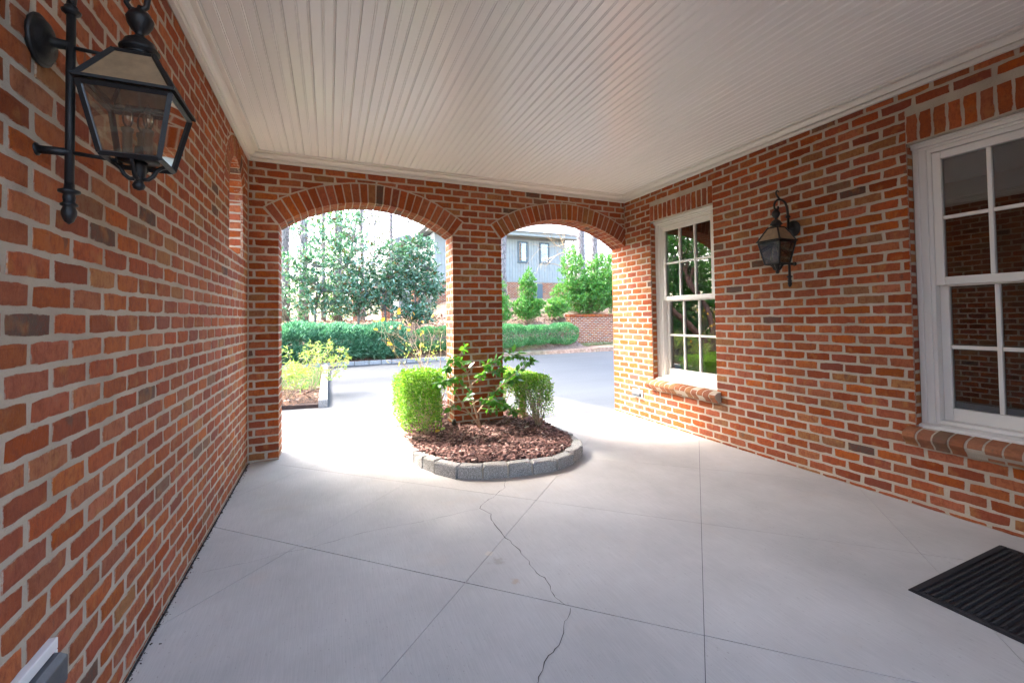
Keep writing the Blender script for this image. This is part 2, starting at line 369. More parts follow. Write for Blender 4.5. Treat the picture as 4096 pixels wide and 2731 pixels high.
fl = MB().box((XL-.02, YN, -.10), (XR+.02, YB+.6, -.022)).obj('floor', M['dark_joint'], None, False, 'structure')
def clip(poly, n, d):
    """keep the part of a polygon where n.p <= d"""
    out = []; k = len(poly)
    for i in range(k):
        a, c = poly[i], poly[(i+1) % k]; fa = n[0]*a[0]+n[1]*a[1]-d; fc = n[0]*c[0]+n[1]*c[1]-d
        if fa <= 0: out.append(a)
        if fa*fc < 0:
            t = fa/(fa-fc); out.append((a[0]+(c[0]-a[0])*t, a[1]+(c[1]-a[1])*t))
    return out
def area(p): return .5*sum(p[i][0]*p[(i+1) % len(p)][1]-p[(i+1) % len(p)][0]*p[i][1] for i in range(len(p)))
s2 = math.sqrt(.5)
plus = [-4.85, -3.23, -1.62, -.005, 1.60, 3.20, 4.74]       # cuts  y = x + c
minus = [-3.2, -1.68, -.18, 1.33, 2.86, 4.37, 5.91, 7.42]   # cuts  y = -x + c
pp = [-20]+plus+[20]; mm = [-20]+minus+[20]
ROOM = [(XL+.016, YN), (XR-.004, YN), (XR-.004, 5.30), (XL+.016, 5.30)]
for i in range(len(pp)-1):
    for j in range(len(mm)-1):
        g = .0013; gl = .003 if abs(mm[j]-2.86) < .01 else g; gh_ = .003 if abs(mm[j+1]-2.86) < .01 else g
        p = clip(ROOM, (-s2, s2), pp[i+1]*s2-g); p = clip(p, (s2, -s2), -pp[i]*s2-g)
        if len(p) > 2: p = clip(p, (s2, s2), mm[j+1]*s2-gh_)
        if len(p) > 2: p = clip(p, (-s2, -s2), -mm[j]*s2-gl)
        if len(p) < 3 or area(p) < .004: continue
        dz = random.uniform(-.0006, .0006)
        MB().prism(p, lambda q: (q[0], q[1], -.05), lambda q: (q[0], q[1], dz)).obj('concrete_panel', M['concrete'], fl)
# apron outside the arches, bounded by a gentle curve against the driveway
ap = [(-3.5, 5.304), (3.80, 5.304), (3.70, 5.75), (3.56, 6.4), (3.42, 7.05), (3.1, 7.42), (2.4, 7.6), (1.0, 7.65), (-.62, 7.66), (-3.5, 7.66)]
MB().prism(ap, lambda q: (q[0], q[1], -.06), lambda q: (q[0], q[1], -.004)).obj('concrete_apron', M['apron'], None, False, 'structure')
MB().prism([(-3.5, -6.5), (6, -6.5), (6, YN-.004), (-3.5, YN-.004)], lambda q: (q[0], q[1], -.06), lambda q: (q[0], q[1], -.004)).obj('near_apron', M['apron'], None, False, 'structure')
# cracks
def crack(pts, wd):
    P2 = []
    for (a, c) in zip(pts[:-1], pts[1:]):
        k = max(2, int(math.dist(a, c)/.035))
        for i in range(k):
            t = i/k; P2.append((a[0]+(c[0]-a[0])*t+random.uniform(-.007, .007), a[1]+(c[1]-a[1])*t+random.uniform(-.007, .007)))
    P2.append(pts[-1]); vs = []; n = len(P2)
    for i, p in enumerate(P2):
        q0 = P2[max(0, i-1)]; q1 = P2[min(n-1, i+1)]; d = Vector((q1[0]-q0[0], q1[1]-q0[1])).normalized(); ww = wd*random.uniform(.35, 1.3)*(.3+.7*math.sin(math.pi*(i+.5)/n)**.4)
        vs += [(p[0]-d.y*ww, p[1]+d.x*ww, .0012), (p[0]+d.y*ww, p[1]-d.x*ww, .0012)]
    MB().add(vs, [(2*i, 2*i+1, 2*i+3, 2*i+2) for i in range(n-1)]).obj('crack', M['crack'], fl)
CRK = [(1.426, 3.497), (1.38, 3.38), (1.27, 3.20), (1.20, 3.08), (1.137, 3.01), (1.14, 2.86), (1.077, 2.72), (1.078, 2.60), (1.085, 2.50), (1.075, 2.28), (1.052, 2.15), (1.055, 2.07), (1.05, 2.02), (1.056, 1.89), (1.075, 1.83), (1.049, 1.71), (1.037, 1.64), (1.018, 1.565), (1.02, 1.49)]
def unp(u, v, z=0.):
    d = CR*((u-2048-74.3)/1768.9)-CU*((v-1365.5+141.4)/1768.9)+CF; t = (z-HC)/d.z; return (d.x*t, d.y*t)
zp = lambda l: [unp(1400+a*1.1463, 1800+c*1.1463) for a, c in l]
crack(zp([(545, 100), (540, 130), (500, 165), (465, 185), (450, 203), (490, 222), (497, 250), (525, 280), (535, 297), (580, 335), (600, 360), (625, 385), (632, 405), (665, 440), (690, 455), (705, 490), (720, 515), (752, 541)]), .0024)
crack(zp([(765, 552), (763, 590), (745, 610), (735, 665), (715, 690), (690, 715), (668, 765), (650, 808), (640, 840)]), .002)
crack(zp([(450, 203), (400, 215), (270, 245), (65, 283), (0, 300), (-120, 335), (-240, 360), (-390, 400), (-520, 428)]), .0011)

n = 1100; P = np.c_[XL+.010+rng.gamma(1.1, .006, n), rng.uniform(.3, YB, n), rng.uniform(.001, .006, n)]; DEBRIS = P
# ------------------------------------------------------------------ brickwork
PROT = .0036
def brick_rings(poly, seed, n_sub=True, flush=()):
    """rings of one brick: (s, z) outline -> list of (s, n, z), faces, edge weights; n is out of the wall"""
    rr = random.Random(seed); p = list(poly)
    if n_sub:
        q = []
        for i in range(len(p)):
            a, c = p[i], p[(i+1) % len(p)]; q.append(a); L = math.dist(a, c)
            if L > .09:
                for t in (.22, .47, .73): q.append((a[0]+(c[0]-a[0])*t, a[1]+(c[1]-a[1])*t))
        p = q
    cx = sum(a for a, _ in p)/len(p); cz = sum(c for _, c in p)/len(p); k = len(p)
    x0, x1 = min(a for a, _ in p), max(a for a, _ in p); z0, z1 = min(c for _, c in p), max(c for _, c in p)
    hw, hz = max(.008, (x1-x0)/2), max(.008, (z1-z0)/2)
    def inset(a, c, d): return (cx+(a-cx)*max(.1, 1-d/hw), cz+(c-cz)*max(.1, 1-d/hz))
    r0, r1, r2 = [], [], []; tilt = rr.uniform(-.012, .012); tz = rr.uniform(-.012, .012)
    for a, c in p:
        ja, jc = rr.uniform(-.0042, .0042), rr.uniform(-.003, .003)
        cor = (abs(a-cx) > hw*.92 and abs(c-cz) > hz*.92); d1 = .0034 if cor else .0008
        fl_ = any(abs(a-f) < .002 for f in flush)
        if fl_: ja = 0; jc = 0; d1 = 0
        r0.append((a+ja, -.012, c+jc)); a1, c1 = inset(a+ja, c+jc, d1+rr.uniform(0, .0012)) if not fl_ else (a, c)
        pr = PROT+rr.uniform(-.0016, .0014)+(a-cx)*tilt+(c-cz)*tz
        r1.append((a1, pr-.0022 if not fl_ else PROT, c1)); a2, c2 = inset(a1, c1, .011); r2.append((a2, pr, c2))
    vs = r0+r1+r2
    fs = [(i, (i+1) % k, k+(i+1) % k, k+i) for i in range(k)]+[(k+i, k+(i+1) % k, 2*k+(i+1) % k, 2*k+i) for i in range(k)]+[tuple(range(2*k, 3*k))]
    return vs, fs, [1.]*(2*k)+[0.]*k
VARIANTS = []
for i in range(16):
    vs, fs, es = brick_rings([(-BLF/2, -BHF/2), (BLF/2, -BHF/2), (BLF/2, BHF/2), (-BLF/2, BHF/2)], 100+i)
    VARIANTS.append(MB().add([(s, -n, z) for s, n, z in vs], fs, es).mesh('brick', M['brick'], False, True))
class Face:
    """a vertical brick face: origin o, unit direction d along the wall; n = d rotated -90 deg is out of the wall"""
    def __init__(s, o, d): s.o = Vector(o); s.d = Vector(d); s.n = Vector((s.d.y, -s.d.x, 0)); s.ang = math.atan2(s.d.y, s.d.x)
    def w(s, a, n, z): return s.o+s.d*a+s.n*n+Vector((0, 0, z))
def build_bricks(items, parent, keep=285, far=False, cap=True):
    """items: (face, outline, standard centre or None, flush, extra mesh fn). The largest in view become parts, the rest one joined part"""
    sc = []
    for it in items:
        f, poly = it[0], it[1]; pr = [project(f.w(a, PROT, z)) for a, z in poly]
        A = 0
        if all(q is not None for q in pr):
            cx = sum(q[0] for q in pr)/len(pr); cv = sum(q[1] for q in pr)/len(pr)
            c = f.w(sum(a for a, _ in poly)/len(poly), 0, sum(z for _, z in poly)/len(poly)); facing = f.n.dot(Vector((0, 0, HC))-c)
            if -60 < cx < 4156 and -60 < cv < 2790 and facing > 0: A = abs(area(pr))
        sc.append(A)
    order = sorted(range(len(items)), key=lambda i: -sc[i]); single = set(i for i in order[:keep] if sc[i] > 0)
    J = MB(); nj = 0
    for i, it in enumerate(items):
        f, poly, std, flush, sol = it
        if sol is not None:                      # a solid voussoir given as vertices and faces in world space
            if i in single: MB().add(*sol).obj('brick', M['brick'], parent, False, None, sol[0][0], True)
            else: J.add(*sol); nj += 1
            continue
        if i in single:
            if std is not None and not far:
                link('brick', random.choice(VARIANTS), None, parent, f.w(std[0], 0, std[1]), (0, 0, f.ang+0.0))
            else:
                c = (sum(a for a, _ in poly)/len(poly), sum(z for _, z in poly)/len(poly))
                vs, fs, es = brick_rings([(a-c[0], z-c[1]) for a, z in poly], random.random(), True, [x-c[0] for x in flush])
                link('brick', MB().add([(s, -n, z) for s, n, z in vs], fs, es).mesh('brick', M['brick_pale' if far else 'brick'], False, True), None, parent, f.w(c[0], 0, c[1]), (0, 0, f.ang))
        else:
            vs, fs, es = brick_rings(poly, random.random(), True, flush); J.add([f.w(s, n, z) for s, n, z in vs], fs, es); nj += 1
    if nj: J.obj('brickwork', M['brick_far'] if far else M['brick_joined'], parent, False, 'stuff', None, True)
def courses(face, s0, s1, z0, z1, cuts=(), holes=(), shift=0., ends=(False, False), zoff=0., maxz=None):
    """running-bond rectangle on a face. holes: (sa, sb, za, zb); cuts: functions poly -> poly (clip against an arch)"""
    out = []; k = 0; z = z0+zoff
    while z < z1-.01:
        lo, hi = z+.0070, min(z+CH-.0070, z1-.002)
        if lo < z0: lo = z0+.001
        segs = [(s0, s1)]
        for (sa, sb, za, zb) in holes:
            if hi > za+.006 and lo < zb-.006:
                ns = []
                for a, c in segs:
                    if a < sa: ns.append((a, min(c, sa)))
                    if c > sb: ns.append((max(a, sb), c))
                segs = [q for q in ns if q[1]-q[0] > .02]
        off = shift+(BL/2 if k % 2 else 0)
        for a, c in segs:
            n0 = math.floor((a-off)/BL); x = off+n0*BL
            bricks = []
            while x < c:
                p, q = max(a, x), min(c, x+BL); bricks.append([p, q]); x += BL
            if len(bricks) > 1 and bricks[0][1]-bricks[0][0] < .045: bricks[1][0] = bricks[0][0]; bricks.pop(0)
            if len(bricks) > 1 and bricks[-1][1]-bricks[-1][0] < .045: bricks[-2][1] = bricks[-1][1]; bricks.pop()
            for (p, q) in bricks:
                ea = abs(p-a) < 1e-6; ec = abs(q-c) < 1e-6
                el, er = (ea and ends[0] and abs(a-s0) < 1e-6), (ec and ends[1] and abs(c-s1) < 1e-6)
                hl = any(abs(p-h[1]) < 1e-6 for h in holes if ea); hr = any(abs(q-h[0]) < 1e-6 for h in holes if ec)
                pa = p+(-PROT if (el or hl) else .0068); qa = q-(-PROT if (er or hr) else .0068)
                if qa-pa < .012: continue
                poly = [(pa, lo), (qa, lo), (qa, hi), (pa, hi)]; std = None; flush = [v for v, t in ((pa, el or hl), (qa, er or hr)) if t]
                full = abs(qa-pa-BLF) < .002 and abs(hi-lo-BHF) < .002
                for cf in cuts:
                    q2 = cf(poly)
                    if q2 is not poly: full = False; poly = q2
                    if poly is None or len(poly) < 3: poly = None; break
                if poly is None or area(poly) < .0006: continue
                xs_ = [a_ for a_, _ in poly]
                if max(xs_)-min(xs_) < .02: continue
                if full and not flush: std = ((pa+qa)/2, (lo+hi)/2)
                out.append((face, poly, std, flush if not full or flush else [], None))
        z += CH; k += 1
    return out
class Arch:
    def __init__(s, a, c, zs, apex, depth=.198):
        s.a, s.c, s.zs = a, c, zs; h = (c-a)/2; r = apex-zs; s.R = (h*h+r*r)/(2*r); s.cx = (a+c)/2; s.cz = apex-s.R; s.D = depth
        s.half = math.asin(min(1, h/s.R))
    def pt(s, t, r): return (s.cx+math.sin(t)*r, s.cz+math.cos(t)*r)
    def cut(s, poly):
        """clip a brick outline against the ring (and the opening beneath it)"""
        cx = sum(a for a, _ in poly)/len(poly); cz = sum(z for _, z in poly)/len(poly); Ro = s.R+s.D+.011
        inside = lambda p: (math.hypot(p[0]-s.cx, p[1]-s.cz) < Ro and abs(math.atan2(p[0]-s.cx, p[1]-s.cz)) < s.half+.008 and p[1] > s.cz)
        smp = [(poly[0][0]+(poly[2][0]-poly[0][0])*u, poly[0][1]+(poly[2][1]-poly[0][1])*v) for u in (0, .25, .5, .75, 1) for v in (0, .5, 1)]
        k = sum(inside(p) for p in smp)
        if k == 0: return poly
        if k == len(smp): return None
        # which boundary: skewback line or extrados
        th = math.atan2(cx-s.cx, cz-s.cz); sg = 1 if th > 0 else -1
        cand = []
        n = (math.sin(th), math.cos(th)); cand.append(clip(poly, (-n[0], -n[1]), -(n[0]*s.cx+n[1]*s.cz+Ro)))
        t2 = sg*(s.half+.008); n2 = (math.cos(t2)*sg, -math.sin(t2)*sg)          # outward normal of the skewback
        cand.append(clip(poly, (-n2[0], -n2[1]), -(n2[0]*s.cx+n2[1]*s.cz)))
        # keep the larger result that holds no inside points
        best = None
        for q in cand:
            if len(q) < 3: continue
            mx = sum(a for a, _ in q)/len(q); mz = sum(z for _, z in q)/len(q)
            if inside((mx, mz)): continue
            if best is None or area(q) > area(best): best = q
        return best
    def hole_cut(s, poly):
        """bricks of the jambs only: nothing inside the opening"""
        cx = sum(a for a, _ in poly)/len(poly); cz = sum(z for _, z in poly)/len(poly)
        if s.a-.001 < cx < s.c+.001 and cz < s.zs+.03: return None
        return poly
    def voussoirs(s, face, n, depth_cells, dlen, limit=None):
        out = []; st = 2*s.half/n
        for i in range(n):
            for dc in range(depth_cells):
                g = .0058/s.R; rr = random.Random(i*7+dc+int(s.cx*91)); t0 = -s.half+i*st+g*rr.uniform(.75, 1.25); t1 = -s.half+(i+1)*st-g*rr.uniform(.75, 1.25)
                d0, d1 = dc*dlen/depth_cells, (dc+1)*dlen/depth_cells
                n0 = PROT+rr.uniform(-.002, .001) if dc == 0 else -d0-.005; n1 = -d1+.005 if dc < depth_cells-1 else -dlen-PROT
                ri = s.R-PROT+rr.uniform(-.0015, .0015); ro = s.R+s.D+rr.uniform(-.003, .002)
                q = [s.pt(t0, ri), s.pt(t1, ri), s.pt(t1, ro), s.pt(t0, ro)]
                if limit:
                    for (nn, dd) in limit:
                        q = clip(q, nn, dd)
                    if len(q) < 3 or abs(area(q)) < .0015: continue
                k = len(q); mx = sum(a for a, _ in q)/k; mz = sum(z for _, z in q)/k
                ins = lambda p, e: (mx+(p[0]-mx)*(1-e), mz+(p[1]-mz)*(1-e))
                r = [[face.w(p[0], n1, p[1]) for p in q], [face.w(p[0], n0-.003, p[1]) for p in q], [face.w(*(lambda a: (a[0], n0, a[1]))(ins(p, .03))) for p in q], [face.w(*(lambda a: (a[0], n0, a[1]))(ins(p, .28))) for p in q]]
                vs = sum(r, []); fs = [tuple(range(k))]+[(L*k+j, L*k+(j+1) % k, (L+1)*k+(j+1) % k, (L+1)*k+j) for L in range(3) for j in range(k)]+[tuple(range(3*k, 4*k))]
                if area(q) < 0: fs = [f_[::-1] for f_ in fs]
                es = [.55]*(k)+[.9]*(2*k)+[0.]*k
                out.append((face, q, None, [], (vs, fs, es)))
        return out
LA, RA = Arch(LX, PX0, ZS, 2.590), Arch(PX1, XR, ZS, 2.600)

# ---- arcade wall with its pier
aw = thing('brick_wall', 'brick arcade wall with two arches and a brick pier standing in the mulch bed', 'wall', (PX0, YB, 0))
def arch_outline(A, n=28):
    return [A.pt(-A.half+2*A.half*i/n, A.R) for i in range(n+1)]
ol = [(XL-.3, 0), (LX, 0)]+arch_outline(LA)+[(PX0, 0), (PX1, 0)]+arch_outline(RA)+[(XR, 0), (XR+.3, 0), (XR+.3, ZT), (XL-.3, ZT)]
# body in convex pieces: piers plus strips above the arches
b = MB()
def slab(poly): b.prism(poly, lambda q: (q[0], YB, q[1]), lambda q: (q[0], YB+T, q[1]))
slab([(XL-.3, -.05), (LX, -.05), (LX, ZS), (LX, ZT), (XL-.3, ZT)]); slab([(PX0, -.05), (PX1, -.05), (PX1, ZT), (PX0, ZT)])
for A in (LA, RA):
    o = arch_outline(A)
    for p, q in zip(o[:-1], o[1:]): slab([p, q, (q[0], ZT), (p[0], ZT)])
b.obj('mortar', M['mortar'], aw)
F1 = Face((0, YB, 0), (1, 0, 0))
cutsF = [LA.cut, RA.cut, LA.hole_cut, RA.hole_cut]
items = []
Z0 = .012-CH
items += courses(F1, XL, LX, 0, ZS-.002, shift=LX-BL*3.0+.0, ends=(False, True), zoff=.012-CH)
items += courses(F1, PX0, PX1, .0, ZS-.002, shift=PX0, ends=(True, True), zoff=.012-CH)
def above(poly):
    return poly
k0 = round((ZS-.012)/CH)
items += courses(F1, XL, XR, ZS-.002+.0, 2.93, cuts=[LA.cut, RA.cut, lambda p: None if any(A.a-.0 < sum(a for a, _ in p)/len(p) < A.c and sum(z for _, z in p)/len(p) < math.sqrt(max(0, (A.R+A.D)**2-(sum(a for a, _ in p)/len(p)-A.cx)**2))+A.cz for A in (LA, RA)) else p], shift=PX0+BL/2 if k0 % 2 else PX0, zoff=(.012+k0*CH)-(ZS-.002))
items += LA.voussoirs(F1, 25, 3, T); items += RA.voussoirs(F1, 26, 3, T, [((1, 0), XR-.003)])
# reveals: left jamb faces +x, pier left faces -x, pier right faces +x
FJ = Face((LX, YB, 0), (0, 1, 0)); FPL = Face((PX0, YB+T, 0), (0, -1, 0)); FPR = Face((PX1, YB, 0), (0, 1, 0)); FPB = Face((PX1, YB+T, 0), (-1, 0, 0))
for f in (FJ, FPL, FPR): items += courses(f, .001, T-.001, 0, ZS-.006, shift=.105 if f is not FPL else .0, zoff=.012-CH)
items += courses(FPB, 0, PX1-PX0, 0, ZS, shift=0, ends=(True, True), zoff=.012-CH)
build_bricks(items, aw, 290)

# ---- left wall with the arched slit
lw = thing('brick_wall', 'long left brick wall carrying the near lantern, pierced by a slim arched opening', 'wall', (XL, 1, 0))
FL = Face((XL, 0, 0), (0, 1, 0))          # s = y, out of the wall = +x
SL = Arch(4.103, 4.697, 2.43, 2.43+.2969, .17); SZ = 1.922
b = MB()
def slabx(poly, x0, x1): b.prism(poly, lambda q: (x0, q[0], q[1]), lambda q: (x1, q[0], q[1]))
XO = XL-T
slabx([(YN, -.05), (4.103, -.05), (4.103, ZT), (YN, ZT)], XO, XL); slabx([(4.697, -.05), (YB+T, -.05), (YB+T, ZT), (4.697, ZT)], XO, XL)
slabx([(4.103, -.05), (4.697, -.05), (4.697, SZ), (4.103, SZ)], XO, XL)
o = arch_outline(SL, 20)
for p, q in zip(o[:-1], o[1:]): slabx([p, q, (q[0], ZT), (p[0], ZT)], XO, XL)
me = b.obj('mortar', M['mortar'], lw); fix_normals(me.data)
items = courses(FL, -2.0, YB, 0, 2.93, cuts=[SL.cut], holes=[(4.103, 4.697, SZ, 2.44)], shift=.04, zoff=.012-CH)
items = [it for it in items if not (abs(sum(a for a, _ in it[1])/len(it[1])-4.4) < .25 and 2.3 < sum(z for _, z in it[1])/len(it[1]) < 2.72)]
items += SL.voussoirs(FL, 15, 3, T)
FS = Face((XO, 4.697, 0), (1, 0, 0))      # far jamb of the slit, facing the camera
items += courses(FS, .002, T-.002, SZ, 2.43, shift=.1, zoff=.02)
build_bricks(items, lw, 290)

# ---- right wall with two sash windows
rw = thing('brick_wall', 'right brick wall with two white sash windows and the small far lantern', 'wall', (XR, 3, 0))
FR = Face((XR, YB+T, 0), (0, -1, 0))       # s = YB+T - y, out of the wall = -x
W1, W2 = (3.44, 4.46), (.695, 1.715); WZ0, WZ1 = .512, 2.53
b = MB(); XO2 = XR+T
for (y0, y1) in ((YN, W2[0]), (W2[1], W1[0]), (W1[1], YB+T)): b.box((XR, y0, -.05), (XO2, y1, ZT))
for (y0, y1) in (W1, W2): b.box((XR, y0, -.05), (XO2, y1, WZ0-.04)); b.box((XR, y0, WZ1), (XO2, y1, ZT))
b.obj('mortar', M['mortar'], rw)
sy = lambda y: YB+T-y
holes = [(sy(y1), sy(y0), WZ0-.095 if False else .44, WZ1+.0) for y0, y1 in (W1, W2)]+[(sy(y1)-.001, sy(y0)+.001, WZ1-.01, WZ1+.215) for y0, y1 in (W1, W2)]
items = courses(FR, 0.0, sy(-1.2), 0, 2.93, holes=[(sy(W1[1]), sy(W1[0]), .50, 2.742), (sy(W2[1]), sy(W2[0]), .50, 2.742)], shift=.03, ends=(True, False), zoff=-.045)
# soldier course over each window, reveals at the sides
for (y0, y1) in (W1, W2):
    n = 13; st = (y1-y0)/n
    for i in range(n):
        a = sy(y1)+i*st; items.append((FR, [(a+.006, WZ1+.002), (a+st-.006, WZ1+.002), (a+st-.006, WZ1+.196), (a+.006, WZ1+.196)], None, [], None))
    FV = Face((XR, y1, 0), (1, 0, 0))      # far reveal faces the camera (-y)
    items += courses(FV, .002, .088, .50, WZ1, shift=.0, zoff=-.034)
build_bricks(items, rw, 290)
# moulded brick sills (each brick an S-curved piece)
prof = [(.02, .545), (-.035, .535), (-.070, .524), (-.088, .508), (-.092, .488), (-.080, .468), (-.062, .452), (-.050, .436), (-.046, .424), (.02, .424)]
for (y0, y1) in (W1, W2):
    n = 13; a0, a1 = y0-.045, y1+.045; st = (a1-a0)/n
    MB().prism([(p*.965, z-.0015 if z > .45 else z+.001) for p, z in prof], lambda q: (XR+q[0], a0+.004, q[1]), lambda q: (XR+q[0], a1-.004, q[1])).obj('mortar', M['mortar'], rw)
    for i in range(n):
        rr = random.uniform; dx, dz = rr(-.004, .003), rr(-.003, .003); g = .0062*rr(.8, 1.3)
        pf = [(p+dx, z+dz) for p, z in prof]; k = len(pf); ya, yb_ = a0+i*st+g, a0+(i+1)*st-g
        vs = [(XR+p, ya, z) for p, z in pf]+[(XR+p, yb_, z) for p, z in pf]
        o = MB().add(vs, [tuple(range(k)), tuple(range(2*k-1, k-1, -1))]+[(i_, k+i_, k+(i_+1) % k, (i_+1) % k) for i_ in range(k)], [.45]*2*k).obj('sill_brick', M['brick_sill'], rw, False, None, vs[0], True)
b = MB(); b.box((1.5, YN-.32, -.05), (XR+.2, YN-.001, ZT)); b.obj('added_shade_wall', M['mortar'], rw)  # wall out of view, added to keep light off the right side
FT = Face((XR, YN, 0), (-1, 0, 0)); J = MB()
for f, poly, *_ in courses(FT, 0, XR-1.5, 0, 2.93): vs, fs, es = brick_rings(poly, random.random(), False); J.add([f.w(s_, n_, z_) for s_, n_, z_ in vs], fs, es)
J.obj('added_shade_brickwork', M['brick_joined'], rw, False, 'stuff', None, True)
# windows
def bar(bm, x0, x1, y0, y1, z0, z1): bm.box((x0, y0, z0), (x1, y1, z1))
def window(y0, y1):
    xf = XR+.085
    wn = thing('window', None, None, (xf, (y0+y1)/2, .52)); wn.parent = rw; wn.location = WL[wn]-WL[rw]
    top = WZ1-.004; cw = .095
    # casing: stepped boards on the two sides and the head
    b = MB()
    for s_, e_ in ((y1-.004, -1), (y0+.004, 1)):
        for d0, d1, x in ((0, .030, -.012), (.030, .072, .0), (.072, cw, .012)):
            a, c = sorted((s_+e_*d0, s_+e_*d1)); b.box((xf+x, a, .545), (xf+.12, c, top-.0))
    o = b.obj('casing', M['trim'], wn); bevel(o, .004)
    b = MB(); iy0, iy1 = y0+.004+cw+.0005, y1-.004-cw-.0005
    for d0, d1, x in ((0, .012, -.038), (.012, .035, -.028), (.035, .052, -.006), (.052, .080, .004)): b.box((xf+x, y0+.002 if x < 0 else iy0, top-d1+.001), (xf+.12, y1-.002 if x < 0 else iy1, top-d0+.001 if d0 else top+.003))
    bevel(b.obj('head_trim', M['trim'], wn), .003)
    b = MB().prism([(-.055, .520), (-.055, .562), (.10, .585), (.10, .52)], lambda q: (xf+q[0], y0-.010+.012, q[1]), lambda q: (xf+q[0], y1-.002, q[1])); o = b.obj('window_sill', M['trim'], wn); fix_normals(o.data); bevel(o, .006)
    MB().prism([(.0125, .5755), (.0125, .597), (.10, .605), (.10, .588)], lambda q: (xf+q[0], iy0, q[1]), lambda q: (xf+q[0], iy1, q[1])).obj('sill_nosing', M['trim'], wn)
    # sashes: three by two panes each
    def sash(nm, x, z0, z1, rb, rt):
        st = .048; g0, g1 = iy0+st, iy1-st; b = MB()
        b.box((x, iy0, z0), (x+.042, iy0+st, z1)); b.box((x, iy1-st, z0), (x+.042, iy1, z1))
        b.box((x, g0+.0004, z0), (x+.042, g1-.0004, z0+rb)); b.box((x, g0+.0004, z1-rt), (x+.042, g1-.0004, z1))
        bevel(b.obj(nm, M['trim'], wn), .004)
        za, zb = z0+rb, z1-rt; mw = .024
        ycs = [g0+(g1-g0)*i/3 for i in (1, 2)]; zc = (za+zb)/2
        b = MB()
        for yc in ycs: b.box((x+.004, yc-mw/2, za+.0005), (x+.034, yc+mw/2, zb-.0005))
        edges = [g0]+[q for yc in ycs for q in (yc-mw/2, yc+mw/2)]+[g1]
        for i in range(3): b.box((x+.006, edges[2*i]+.0004, zc-mw/2), (x+.032, edges[2*i+1]-.0004, zc+mw/2))
        bevel(b.obj('muntin', M['trim'], wn), .004)
        for i in range(3):
            for (p, q) in ((za, zc-mw/2), (zc+mw/2, zb)):
                MB().add([(x+.022, edges[2*i]-.003, p-.003), (x+.022, edges[2*i+1]+.003, p-.003), (x+.022, edges[2*i+1]+.003, q+.003), (x+.022, edges[2*i]-.003, q+.003)], [(0, 3, 2, 1)]).obj('pane', M['glass'], wn)
    sash('upper_sash', xf+.022, 1.525, top-.082, .055, .052)
    sash('lower_sash', xf+.066, .600, 1.560, .085, .045)
window(*W1); window(*W2)
# the room behind the windows
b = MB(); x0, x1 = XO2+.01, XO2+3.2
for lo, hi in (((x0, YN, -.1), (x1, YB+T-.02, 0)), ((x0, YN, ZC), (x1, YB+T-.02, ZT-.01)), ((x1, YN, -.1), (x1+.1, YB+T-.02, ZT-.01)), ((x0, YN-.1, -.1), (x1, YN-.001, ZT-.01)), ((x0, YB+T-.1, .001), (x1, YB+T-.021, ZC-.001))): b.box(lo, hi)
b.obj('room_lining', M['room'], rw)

# ------------------------------------------------------------------ ceiling: beaded boards, crown moulding, roof
ce = MB().box((XL-.2, YN, ZC+.016), (XR+.2, YB+.1, ZT-.005)).obj('ceiling', M['ceil'], None, False, 'structure')
bw = .127; nb = math.ceil((XR-XL+.1)/bw); bx = -.596-bw*1.5
def board_prof(wd):
    h = wd/2; pts = [(-h, .014), (-h, .006), (-h+.0035, .0)]
    pts += [(-.0085, 0), (-.0055, .0034), (-.003, .0008), (0, -.0006), (.003, .0008), (.0055, .0034), (.0085, 0)]
    pts += [(h-.013, 0), (h-.010, .0034), (h-.0075, .0008), (h-.004, -.0004), (h-.001, .002), (h-.0006, .014)]
    return pts
bp = board_prof(bw); x = bx
meb = MB().prism(bp, lambda q: (q[0], 0, q[1]), lambda q: (q[0], YB+.02-YN, q[1])).mesh('board', M['ceil']); fix_normals(meb)
while x-bw/2 < XR:
    if x+bw/2 > XL-.02: link('board', meb, None, ce, (x, YN, ZC+random.uniform(-.0008, .0008)))
    x += bw
cp = [(0, 0), (.024, 0), (.026, .003), (.026, .026), (.024, .028), (.012, .029), (.012, .036), (.030, .037), (.032, .044), (.038, .055), (.050, .064), (.064, .069), (.066, .070), (.066, .0765), (.058, .077), (.058, .082), (.090, .0825), (.093, .085), (.094, .095), (0, .095)]
def crown(p0, p1, nrm, m0, m1):
    d = (Vector(p1)-Vector(p0)).normalized(); nrm = Vector(nrm)
    f = lambda p, mm_: (lambda q: tuple(Vector(p)+nrm*q[0]+d*(q[0]*mm_)+Vector((0, 0, ZM+q[1]*(ZC-ZM-.001)/.095))))
    o = MB().prism(cp, f(p0, m0), f(p1, m1)).obj('crown_molding', M['trim'], ce); fix_normals(o.data)
crown((XL+.006, YN, 0), (XL+.006, YB-.006, 0), (1, 0, 0), 0, -1); crown((XL+.006, YB-.006, 0), (XR-.006, YB-.006, 0), (0, -1, 0), 1, -1); crown((XR-.006, YB-.006, 0), (XR-.006, YN, 0), (-1, 0, 0), 1, 0)
rf = thing('porch_roof', 'shingled roof slab over the brick porch, seen only from outside', 'roof', (1.5, 1.2, ZT))
MB().box((XL-.75, YN-.4, ZT+.002), (XR+4.2, YB+T+.45, ZT+.16)).obj('eave_board', M['trim'], rf)
o = MB().prism([(XL-.8, ZT+.163), (XR+4.3, ZT+.163), ((XL+XR+3.4)/2, ZT+1.9)], lambda q: (q[0], YN-.45, q[1]), lambda q: (q[0], YB+T+.5, q[1])).obj('shingles', M['shingle'], rf); fix_normals(o.data)

